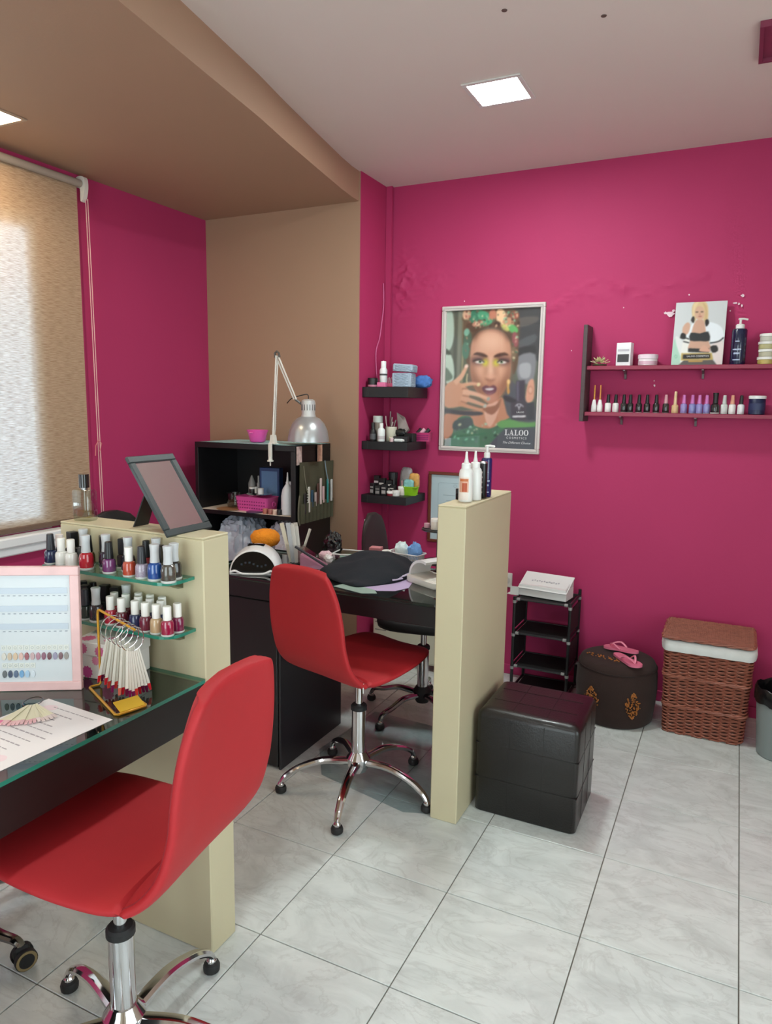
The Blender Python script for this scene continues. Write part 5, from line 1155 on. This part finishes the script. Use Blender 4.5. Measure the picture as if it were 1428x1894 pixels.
# ================================================================ wall shelf unit
SHM = M('#8c1f3f',.4,var=.08,vscale=10); PNL = M('#4a3a3c',.5,var=.25,vscale=10,stretch=(1,1,8))
root = thing('wall_shelf','dark red two tier wall shelf with a grey brown side panel','shelf',(.80,YB-.001,1.40))
MB().box(-.020,0,-.13,0,0,.462,.002).build('side_panel', PNL, root)
ZU,ZL = 1.668,1.447
for zt in (ZU,ZL):
    bd = MB().box(.0005,1.25,-.112,0,zt-.019-1.40,zt-1.40,.0015).build('shelf_board', SHM, root)
for z,xs in ((ZU-.019,(.170,.518)),(ZL-.019,(.165,.502))):
    for x in xs:
        mb = MB(); mb.prism([(-.0005,z-1.40),(-.07,z-1.40),(-.07,z-1.404),(-.02,z-1.418),(-.012,z-1.440),(-.0005,z-1.442)],x-.005,x+.005,'x'); mb.build('bracket', M('#7b6f73',.35,.6), root)
GY = 1.785
# upper shelf things
root = thing('succulent','small artificial succulent rosette at left of the upper wall shelf','plant',(.855,1.772,ZU+.0004))
MB().lathe([(0,0),(.030,0),(.036,.005),(.032,.008),(0,.008)],20).build('leafy_base', M('#3f4a2a',.7), root)
for k in range(15):
    a = k*2.4; r_ = .008+.0016*k; t_ = .5+.05*k
    rr = [(0,-.006),(.012,-.007),(.024,0),(.012,.007),(0,.006)]
    T_ = TR(r_*math.cos(a),r_*math.sin(a),.010+.016*(1-k/15)) @ rotz(a) @ Matrix.Rotation(-(1.1-.06*k),4,'Y')
    MB().prism(rr,0,.0022,'z',T=T_).build('leaf', M('#c9c08a' if k%3 else '#b9a98e',.5), root, smooth=0)
root = boxy('polish_carton','white printed carton standing on the upper wall shelf','box',(.968,1.785,ZU+.0004),math.radians(-10),.034,.022,.108,'#e3e2e4',band=[(.16,.50,'#3c3c3f'),(.62,.72,'#b9b5bd')])
MB().box(-.0346,-.0338,-.020,.020,.008,.100).build('blue_side', M('#8a9bc9',.5), root)
root = tubby('cream_tub','round white and pink tub on the upper wall shelf','jar',(1.075,1.785,ZU+.0004),jar(.043,.032),'#e8dfe2',cyl_cap(.0455,.0322,.052),'#e6d5dd',n=28,band=[(.004,.02,'#cfa9b8')])
pump('navy blue pump bottle on the upper wall shelf beside the photo card',1.458,1.775,ZU,.150,.032,'#141c3d',.3)
for k in range(4):
    root = thing('lidded_jar',f'white lidded jar, {["lowest","second lowest","second highest","topmost"][k]} in the stack of four','jar',(1.572+.003*(k%2),1.785,ZU+.0004+.0335*k),group='stacked lidded jars')
    MB().lathe(jar(.034,.021),26).build('jar_body', M(['#b8a45c','#b9b49c','#b5ad7f','#bfbdb0'][k],.35), root); MB().lathe(cyl_cap(.0365,.0212,.0330),26).build('jar_lid', M('#e9e7e2',.35), root)
# lower shelf bottles
LB = [(.837,'#e4e1df','#c98a45','white','gold stick','spike'),(.865,'#e4e1df','#c9854a','white','gold stick','spike'),(.904,'#dcdad8','#1a1a1c','white','black','gel'),(.940,'#dddbd9','#1a1a1c','white','black','gel'),(.978,'#1b1b1d','#171719','black','black','gel'),(1.008,'#1d1d1f','#17171a','black','black','gel'),
      (1.048,'#1a1a1c','#171719','black','black','gel'),(1.085,'#1b1b1d','#18181a','black','black','gel'),(1.126,'#1c1c1e','#171719','black','black','gel'),(1.169,'#232324','#c38f98','black','rosy topped','gel'),(1.210,'#d3b183','#d8bd95','beige','cream','spike'),(1.248,'#8b7fb8','#c873b4','violet','pink','gel'),(1.285,'#7c7fb8','#c56fb3','violet','pink','gel'),(1.315,'#8a86c0','#cb78b8','violet','pink','gel'),(1.346,'#8683bb','#c671b2','violet','pink','gel'),
      (1.382,'#17181a','#141517','black','black','tall'),(1.420,'#c9ccc9','#bfc2bf','pale grey','silver','gel'),(1.453,'#e2dedb','#d99a80','white','peach','gel'),(1.489,'#dfe0e2','#1a1a1c','white','black','gel')]
for k,(x,bc,cc,bn,cn,kd) in enumerate(LB):
    lab = f'{bn} bottle with {cn} cap, {ORD[k]} from left on the lower wall shelf'
    if kd == 'spike':
        root = thing('gel_polish',lab,'nail polish',(x,GY,ZL+.0004),group='gel bottles on the lower wall shelf')
        MB().lathe([(0,0),(.0125,0),(.0135,.002),(.0130,.030),(.0075,.056),(.0065,.060),(0,.060)] if cn=='gold stick' else [(0,0),(.0150,0),(.0155,.002),(.0155,.034),(.010,.040),(0,.040)],16).build('bottle_body', M(bc,.3), root)
        MB().lathe(([(.0048,.060),(.0040,.128),(.0030,.130),(0,.130)] if cn=='gold stick' else [(.0075,.040),(.0060,.098),(.0045,.101),(0,.101)]),12).build('cap', M(cc,.3,.5 if cn=='gold stick' else 0), root)
    else:
        root = bottle(kd,x,GY,ZL,bc,cc,lab,'gel bottles on the lower wall shelf',1.08,name='gel_polish')
root = tubby('navy_jar','large navy jar with white lid at the right of lower wall shelf','jar',(1.553,1.785,ZL+.0004),jar(.034,.070),'#1a2246',cyl_cap(.036,.0702,.084),'#e6e6e6',n=26,band=[(.02,.05,'#2b3358')])

# ================================================================ flat prints
def pm(c,r=.45): return M(c,r)
import numpy as np
class Art:
    """flat print: soft shapes laid one over another on an artboard, then carried as point colours of a flat grid"""
    def __init__(s, w, h, mp, gain=1., nx=180, soft=1.):
        s.w=w; s.h=h; s.mp=mp; s.g=gain; s.nx=nx; s.ny=int(nx*h/w); s.soft=soft; s.img=np.zeros((s.ny+1,s.nx+1,3)); s.X,s.Y=np.meshgrid(np.arange(s.nx+1)/s.nx,np.arange(s.ny+1)/s.ny)
    def _blur(s, m, r):
        r = int(round(r))
        if r < 1: return m
        for ax in (0,1):
            for _ in range(2):
                c = np.cumsum(np.concatenate([np.repeat(m.take([0],ax),r+1,ax),m,np.repeat(m.take([-1],ax),r,ax)],ax),ax)
                n = m.shape[ax]; m = (c.take(range(2*r+1,2*r+1+n),ax)-c.take(range(0,n),ax))/(2*r+1)
        return m
    def poly(s, pts, col, smooth=0, blur=None, a=1.):
        if smooth: pts = smooth_closed(pts, smooth)
        q = [s.mp(x,y) for x,y in pts]; ins = np.zeros(s.X.shape); n = len(q)
        for ox,oy in ((-.25,-.25),(.25,-.25),(-.25,.25),(.25,.25)):
            X = s.X+ox/s.nx; Y = s.Y+oy/s.ny; m = np.zeros(X.shape,bool)
            for i in range(n):
                x0,y0 = q[i]; x1,y1 = q[(i+1)%n]
                if y0 == y1: continue
                c = ((y0>Y)!=(y1>Y)); m ^= c & (X < (x1-x0)*(Y-y0)/(y1-y0)+x0)
            ins += m*.25
        m = s._blur(ins, s.soft if blur is None else blur)[...,None]*a
        cc = np.array([min(1.,int(col[i:i+2],16)/255*s.g) for i in (1,3,5)]); s.img = s.img*(1-m)+cc*m; return s
    def oval(s, cx, cy, rx, ry, col, rot=0, n=24, blur=None, a=1.):
        c,si = math.cos(rot),math.sin(rot)
        return s.poly([(cx+rx*math.cos(6.2832*i/n)*c-ry*math.sin(6.2832*i/n)*si, cy+rx*math.cos(6.2832*i/n)*si+ry*math.sin(6.2832*i/n)*c) for i in range(n)], col, 0, blur, a)
    def stroke(s, pts, w0, col, taper=1., blur=None, a=1.):
        pts = smooth_open(pts,4); L_ = []; R_ = []; n = len(pts)
        for i,p in enumerate(pts):
            a_ = pts[max(i-1,0)]; b_ = pts[min(i+1,n-1)]; dx,dy = b_[0]-a_[0],b_[1]-a_[1]; q = math.hypot(dx,dy)+1e-9; w_ = w0*(1+(taper-1)*i/(n-1))/2
            L_.append((p[0]-dy/q*w_,p[1]+dx/q*w_)); R_.append((p[0]+dy/q*w_,p[1]-dx/q*w_))
        return s.poly(L_+R_[::-1], col, 0, blur, a)
    def build(s, name, parent, rough=.4):
        v_ = [(float(x)*s.w,0,float(y)*s.h) for x,y in zip(s.X.ravel(),s.Y.ravel())]; W_ = s.nx+1
        f_ = [(j*W_+i,j*W_+i+1,(j+1)*W_+i+1,(j+1)*W_+i) for j in range(s.ny) for i in range(s.nx)]
        me = bpy.data.meshes.new(name); me.from_pydata(v_,[],f_)
        lin = np.where(s.img<=.04045, s.img/12.92, ((s.img+.055)/1.055)**2.4); at = me.color_attributes.new('ink','FLOAT_COLOR','POINT')
        at.data.foreach_set('color', np.concatenate([lin,np.ones(lin.shape[:2]+(1,))],2).astype(np.float32).ravel())
        m = bpy.data.materials.new('printed_ink'); m.use_nodes = True; nt = m.node_tree; n = nt.nodes.new('ShaderNodeAttribute'); n.attribute_name = 'ink'
        nt.links.new(n.outputs['Color'], nt.nodes['Principled BSDF'].inputs['Base Color']); nt.nodes['Principled BSDF'].inputs['Roughness'].default_value = rough
        me.materials.append(m); o = bpy.data.objects.new(name, me); COL.objects.link(o); o.parent = parent; return o
def bil(tl,tr,br,bl):
    """artboard coordinates -> 0..1, for a slightly skewed artboard"""
    def f(x,y):
        u = v_ = .5
        for _ in range(8):
            xl = tl[0]+(bl[0]-tl[0])*(1-v_); xr = tr[0]+(br[0]-tr[0])*(1-v_); u = (x-xl)/(xr-xl)
            yt = tl[1]+(tr[1]-tl[1])*u; yb = bl[1]+(br[1]-bl[1])*u; v_ = 1-(y-yt)/(yb-yt)
        return u,v_
    return f
# poster
root = thing('framed_poster','pale framed beauty advert poster of a woman in a patterned headwrap','poster',(.0,YB-.001,1.222))
FW = M('#cfc5c1',.4); PW_,PH_ = .562,.772; fb = .024
for nm,x0,x1,z0,z1 in (('b',0,PW_,0,fb),('t',0,PW_,PH_-fb,PH_),('l',0,fb,fb,PH_-fb),('r',PW_-fb,PW_,fb,PH_-fb)):
    bar = MB().box(x0,x1,-.022,0,z0,z1,.003).build('frame_bar', FW, root)
    if nm in 'bt': zc = (z0+z1)/2; MB().box(x0+.010,x1-.010,-.0245,-.0205,zc-.003,zc+.003,.001).build('moulding', M('#b9aeab',.4), bar)
    else: xc = (x0+x1)/2; MB().box(xc-.003,xc+.003,-.0245,-.0205,z0-.009,z1+.009,.001).build('moulding', M('#b9aeab',.4), bar)
iw,ih = PW_-2*fb, PH_-2*fb
MB().box(fb,PW_-fb,-.006,-.001,fb,PH_-fb).build('backing', M('#4a4d46',.6), root)
A = Art(iw,ih,bil((172,262),(1172,205),(1105,1698),(140,1665)),1.06)
A.poly([(130,190),(1190,190),(1190,1720),(130,1720)],'#565b51')
for x0,x1,c in ((300,345,'#6e7265'),(350,375,'#8a8464'),(255,295,'#454b42'),(380,430,'#4f5a4b')): A.poly([(x0,230),(x1,230),(x1-30,1000),(x0-20,1000)],c)
A.poly([(165,250),(235,280),(250,500),(215,640),(160,640)],'#9fb0a3',3).poly([(160,660),(240,760),(250,960),(165,1000)],'#a9b8aa',3).poly([(160,640),(230,700),(150,700)],'#3b4338',2).poly([(150,830),(220,900),(235,950),(150,980)],'#5c6b5d',2)
A.poly([(870,200),(1180,200),(1180,760),(900,760),(930,450)],'#3a3b3e').poly([(900,330),(1130,300),(1120,360),(930,420)],'#55504e',2).poly([(930,560),(1110,480),(1110,560),(940,640)],'#4f5155',2).poly([(900,640),(1100,600),(1100,700),(910,700)],'#2c2d31',2)
A.poly([(930,720),(1110,690),(1090,960),(1000,1000),(930,930)],'#77777c',3).poly([(950,800),(1060,790),(1050,930),(960,930)],'#9b9a9f',3)
# headwrap
A.poly([(345,600),(350,380),(340,320),(440,235),(700,225),(900,230),(950,330),(945,560),(930,800),(880,900),(860,640),(760,440),(560,430),(450,560),(430,800),(380,760)],'#5a4636',3)
for cx,cy,rx,ry,c,r in ((540,290,110,50,'#3f8f6c',.2),(470,320,50,70,'#2f6f56',.4),(390,290,45,55,'#c9a084',.3),(760,310,55,90,'#dcb58f',-.2),(670,290,40,60,'#b5735c',.1),(830,380,60,70,'#b78468',.5),(900,290,45,40,'#8c4a3c',0),(600,370,70,35,'#4c9a72',-.3),(880,430,60,40,'#5b9f5d',.5),(800,420,50,28,'#b9bb68',.7),(450,420,70,45,'#4c3327',.3),(400,540,45,80,'#3d5a4b',.2),(380,660,40,90,'#46705f',0),(905,540,32,80,'#8a4b50',-.1),(890,680,28,70,'#6c5d48',0),(500,385,40,25,'#d1a98d',.2),(720,380,35,25,'#3b2a22',0),(330+60,470,30,40,'#6fa08d',.4)): A.oval(cx,cy,rx,ry,c,r)
rnd = random.Random(31)
for k in range(130):
    x = rnd.uniform(360,940); y = rnd.uniform(250,430) if rnd.random()<.6 else rnd.uniform(430,760)
    if y > 430 and 450 < x < 870: continue
    A.oval(x,y,rnd.uniform(6,20),rnd.uniform(4,11),rnd.choice(['#e3c3a0','#2c6a52','#7fb08f','#9c5a4e','#3a2a22','#c98f78','#5fa07c']),rnd.uniform(0,3),10)
# neck, shoulders, dress
A.poly([(150,1330),(420,1290),(560,1260),(760,1140),(800,1230),(870,1260),(850,1400),(640,1480),(430,1450),(300,1480),(150,1600)],'#b07a61',3).poly([(590,1250),(720,1180),(730,1300),(650,1460),(600,1400)],'#c79c8a',3).poly([(560,1260),(700,1230),(760,1150),(740,1250),(660,1330)],'#8a5e4b',3)
A.poly([(235,1560),(300,1370),(430,1350),(480,1450),(640,1480),(780,1400),(900,1340),(1110,1330),(1110,1500),(900,1500),(640,1690),(230,1690)],'#3f6a52',3).poly([(260,1400),(430,1360),(450,1450),(260,1500)],'#3f4a4c',3)
for k in range(40): A.oval(rnd.uniform(250,740),rnd.uniform(1400,1640),rnd.uniform(8,22),rnd.uniform(6,16),rnd.choice(['#6fae8d','#2a4a3c','#8fb9a2','#50685e','#a9a98c','#35544a']),rnd.uniform(0,3),10)
A.poly([(760,1390),(1110,1370),(1110,1450),(760,1470)],'#5d8f55',3).poly([(640,1640),(800,1470),(1110,1460),(1110,1710),(620,1710)],'#484c55').poly([(860,960),(1040,1200),(1110,1250),(1110,1400),(860,1370),(800,1180)],'#4b4e57',3)
# face
A.poly([(430,820),(440,600),(500,480),(600,440),(720,440),(820,500),(860,620),(862,860),(830,1000),(760,1130),(660,1210),(590,1190),(500,1090),(445,960)],'#ad7a62',3)
A.poly([(470,720),(520,520),(640,460),(770,500),(830,640),(820,820),(760,960),(640,1000),(530,940),(480,850)],'#c4937b',3,blur=7).oval(655,560,120,85,'#d3a891',blur=9).oval(520,870,50,50,'#c8977f',blur=6).oval(780,870,50,50,'#c8977f',blur=6)
A.poly([(430,820),(445,720),(480,900),(545,1020),(600,1160),(520,1110),(450,980)],'#7d4f3c',3,blur=6).poly([(862,780),(852,680),(820,880),(770,1000),(720,1150),(800,1080),(845,960)],'#7d4f3c',3,blur=6).poly([(470,560),(520,470),(640,425),(770,460),(850,560),(845,500),(760,430),(640,405),(520,430),(465,500)],'#3a261e',3,blur=4)
A.poly([(630,740),(670,740),(685,880),(650,905),(615,880)],'#d9b19b',3,blur=4).oval(648,925,38,24,'#cf9f88',blur=4).poly([(585,940),(650,966),(705,945),(690,962),(650,978),(600,962)],'#6f4334',2,blur=2).stroke([(605,760),(608,850),(590,920)],18,'#94644f',blur=4).stroke([(692,760),(690,850),(708,920)],18,'#94644f',blur=4)
for sx,cx in ((1,540),(-1,760)):
    A.poly([(cx-80*sx,705),(cx-40*sx,676),(cx+40*sx,690),(cx+80*sx,722),(cx+40*sx,728),(cx-40*sx,706)],'#452b22',2)
    A.oval(cx-14*sx,760,88,40,'#4f3132',blur=4).oval(cx+52*sx,782,30,34,'#c8c53c',blur=3).oval(cx-6*sx,776,52,17,'#cdc6c0').oval(cx-4*sx,773,18,17,'#76876f',blur=0).oval(cx-4*sx,772,8,8,'#1b1614',blur=0).stroke([(cx-82*sx,768),(cx-10*sx,752),(cx+45*sx,780)],11,'#1f1413')
A.poly([(556,1050),(600,1018),(640,1030),(680,1016),(714,1045),(700,1092),(640,1120),(585,1097)],'#5f3b46',3).poly([(588,1056),(640,1046),(688,1052),(660,1072),(612,1072)],'#cfc5c8',2).poly([(580,1082),(640,1097),(700,1074),(640,1118)],'#7a5360',2).oval(650,1150,55,24,'#bd8577',blur=5).oval(640,1002,40,14,'#99674f',blur=4)
# hand across the cheek
A.poly([(150,1040),(260,970),(330,1000),(420,1080),(400,1200),(300,1250),(150,1245)],'#bd8a70',3)
for pts,w_,c in (([(260,1000),(340,920),(395,810)],62,'#c99a80'),([(330,1030),(430,1005),(545,1010)],50,'#c49276'),([(350,1090),(480,1110),(640,1165)],60,'#cb9c84'),([(330,1150),(470,1190),(610,1240)],58,'#c29078'),([(300,1210),(430,1250),(560,1280)],50,'#b98469')): A.stroke(pts,w_,c,.55)
for pts in ([(340,1060),(450,1050),(540,1040)],[(345,1130),(470,1150),(600,1200)],[(330,1190),(440,1225),(570,1265)]): A.stroke(pts,9,'#8a5b47',.5)
for x,y,c in ((388,822,'#dcc0b5'),(520,1012,'#cdbf92'),(625,1163,'#8f9a94'),(590,1238,'#a3a7a0')): A.oval(x,y,16,22,c,.6,12)
A.poly([(150,1270),(330,1290),(540,1300),(560,1330),(400,1340),(150,1310)],'#3c3a40',3)
A.stroke([(838,960),(832,1040),(836,1110)],26,'#c79a58',.5).oval(838,980,16,26,'#d9b47c').oval(836,1080,14,24,'#b98445').stroke([(400,900),(392,960),(396,1000)],12,'#c9b28a')
# product bottles
A.poly([(915,970),(1005,960),(1003,1180),(918,1190)],'#3b3542').poly([(918,975),(945,972),(945,1185),(920,1188)],'#575163').poly([(860,1190),(1025,1180),(1020,1380),(865,1380)],'#3d3943',0).poly([(790,1120),(920,1170),(890,1200),(800,1180)],'#2f2c35',2)
A.stroke([(905,1240),(935,1215),(945,1280),(955,1215),(990,1245)],8,'#d9d5db').oval(945,1228,22,18,'#b9b4bd').oval(945,1228,14,11,'#3d3943').poly([(878,1338),(1012,1334),(1012,1352),(878,1356)],'#e1dde0')
A.poly([(1010,1150),(1040,980),(1095,960),(1095,1150),(1040,1200)],'#c58e78',3).oval(1060,1065,30,45,'#b27b66').oval(1060,1065,19,32,'#c99a85')
A.poly([(1020,1210),(1100,1190),(1100,1380),(1025,1380)],'#343740')
pr = A.build('printed_portrait', root); pr.location = (fb,-.0065,fb)
LT = M('#dedee0',.4)
def onwall(x,z): return TR(x,-.0112,z) @ Matrix.Rotation(HP,4,'X')
def serif_text():
    """the brand word in bold serif letters built from strokes"""
    mb = MB(); hgt = .030
    def q(pts,dx): mb.prism([(dx+a*hgt,b_*hgt) for a,b_ in pts],-.0004,.0,'y')
    def Lq(dx):
        q([(.12,.0),(.34,.0),(.34,1),(.12,1)],dx); q([(0,.0),(.72,.0),(.72,.09),(0,.09)],dx); q([(.0,.91),(.46,.91),(.46,1),(0,1)],dx); q([(.62,.09),(.72,.09),(.72,.32),(.67,.32)],dx)
    def Aq(dx):
        q([(.10,0),(.17,0),(.42,.85),(.40,1)],dx); q([(.40,1),(.48,1),(.80,0),(.56,0),(.38,.78)],dx); q([(.2,.28),(.62,.28),(.60,.36),(.22,.36)],dx); q([(.0,0),(.28,0),(.28,.08),(0,.08)],dx); q([(.46,0),(.90,0),(.90,.08),(.46,.08)],dx)
    def Oq(dx):
        n = 20; out = [(.42+.42*math.cos(6.2832*i/n),.5+.52*math.sin(6.2832*i/n)) for i in range(n)]; inn = [(.42+.20*math.cos(6.2832*i/n),.5+.46*math.sin(6.2832*i/n)) for i in range(n)]
        for i in range(n): j = (i+1)%n; q([out[i],out[j],inn[j],inn[i]],dx)
    d = 0
    for fn,wd in ((Lq,.80),(Aq,.94),(Lq,.80),(Oq,.90),(Oq,.84)): fn(d); d += wd*hgt
    return mb, d
mb,wd = serif_text(); o = mb.build('lettering', LT, root, smooth=0); o.location = (.372,-.0106,.094); o['kind'] = 'stuff'
text_mesh('COSMETICS', .0165, LT, root, onwall(.372+wd/2,.0755), space=1.35)
text_mesh('The Different Choice', .0175, LT, root, onwall(.372+wd/2,.050), shear=.35)
text_mesh('LALOO', .0125, LT, root, onwall(.452,.212))
MB().box(fb,PW_-fb,-.0136,-.0128,fb,PH_-fb).build('glazing', glassy('picture_glass','#ffffff',.05,.01), root)
# photo card
root = thing('photo_card','photo card of a blonde woman in white jacket on upper wall shelf','photo',(1.18,1.772,ZU+.0006)); root.rotation_euler = (math.radians(-9),0,0)
cw_,chh = .217,.292
MB().box(0,cw_,-.0005,.004,0,chh).build('card', M('#d3d5d6',.45), root)
A = Art(cw_,chh,bil((255,145),(1008,95),(918,1060),(160,1070)),1.,120)
A.poly([(120,60),(1040,60),(1040,1100),(120,1100)],'#c9cccd').poly([(160,1070),(210,700),(270,690),(330,800),(290,1070)],'#a9cdb9',2).poly([(240,640),(330,700),(420,880),(330,960),(250,780)],'#dadcda',3)
A.poly([(490,330),(490,200),(540,120),(620,105),(700,130),(725,220),(720,380),(690,470),(600,300),(520,430)],'#d3b98c',3)
A.poly([(380,640),(470,480),(540,420),(680,440),(760,420),(900,480),(950,600),(930,700),(760,730),(740,560),(600,600),(450,680)],'#e1e6ea',3).poly([(760,760),(930,690),(940,860),(900,1060),(830,1050),(780,900)],'#dccfcb',2).poly([(350,700),(440,690),(430,1000),(300,1060)],'#e3e2dc',2)
A.poly([(545,400),(660,400),(690,580),(730,720),(740,830),(440,840),(450,720),(480,560)],'#c69c86',3).oval(600,290,75,105,'#cfa68c').oval(560,275,22,9,'#5a4638').oval(635,270,22,9,'#5a4638').oval(605,340,28,10,'#b06a60').poly([(590,290),(610,285),(618,318),(585,320)],'#c0937a')
A.poly([(500,250),(520,150),(600,110),(560,180),(525,260),(520,400),(500,420)],'#dfc79c',2).poly([(640,130),(700,180),(715,320),(690,470),(670,360),(680,240)],'#c9ab7c',2)
A.poly([(465,585),(600,595),(720,565),(740,700),(600,705),(450,700)],'#26282a',2).poly([(425,815),(600,820),(735,815),(730,880),(420,870)],'#2b2a2a',0)
A.poly([(345,610),(350,500),(420,430),(460,480),(420,600)],'#cba18a',3).poly([(305,650),(330,590),(390,610),(380,680),(310,670)],'#22201f',2).poly([(470,400),(500,340),(525,360),(510,440)],'#2a2625',2).poly([(680,400),(720,380),(735,440),(690,490)],'#1f1d1d',2)
A.poly([(590,830),(660,765),(740,830),(740,870),(600,860)],'#cf9f88',3).poly([(750,790),(840,770),(860,850),(780,880)],'#262322',2)
for p in (([(380,660),(440,680)],),([(350,715),(440,735)],),([(745,735),(870,710),(945,650)],)): A.stroke(p[0],16,'#1f2022')
A.poly([(270,1070),(360,990),(780,980),(840,1060)],'#5a5350').poly([(320,890),(770,880),(790,985),(310,1000)],'#b9a05c').poly([(345,910),(745,900),(745,965),(340,975)],'#211f1e').poly([(420,1000),(640,995),(635,1015),(425,1020)],'#c79a4a')
A.stroke([(215,940),(235,915),(255,940),(235,965),(215,940)],7,'#6fae8e')
A.build('printed_photo', root).location = (0,-.0008,0)
def oncard(x,z): return TR(x,-.0040,z) @ Matrix.Rotation(HP,4,'X')
text_mesh('LALOO COSMETICS', .0105, LT, root, oncard(.112,.0365))
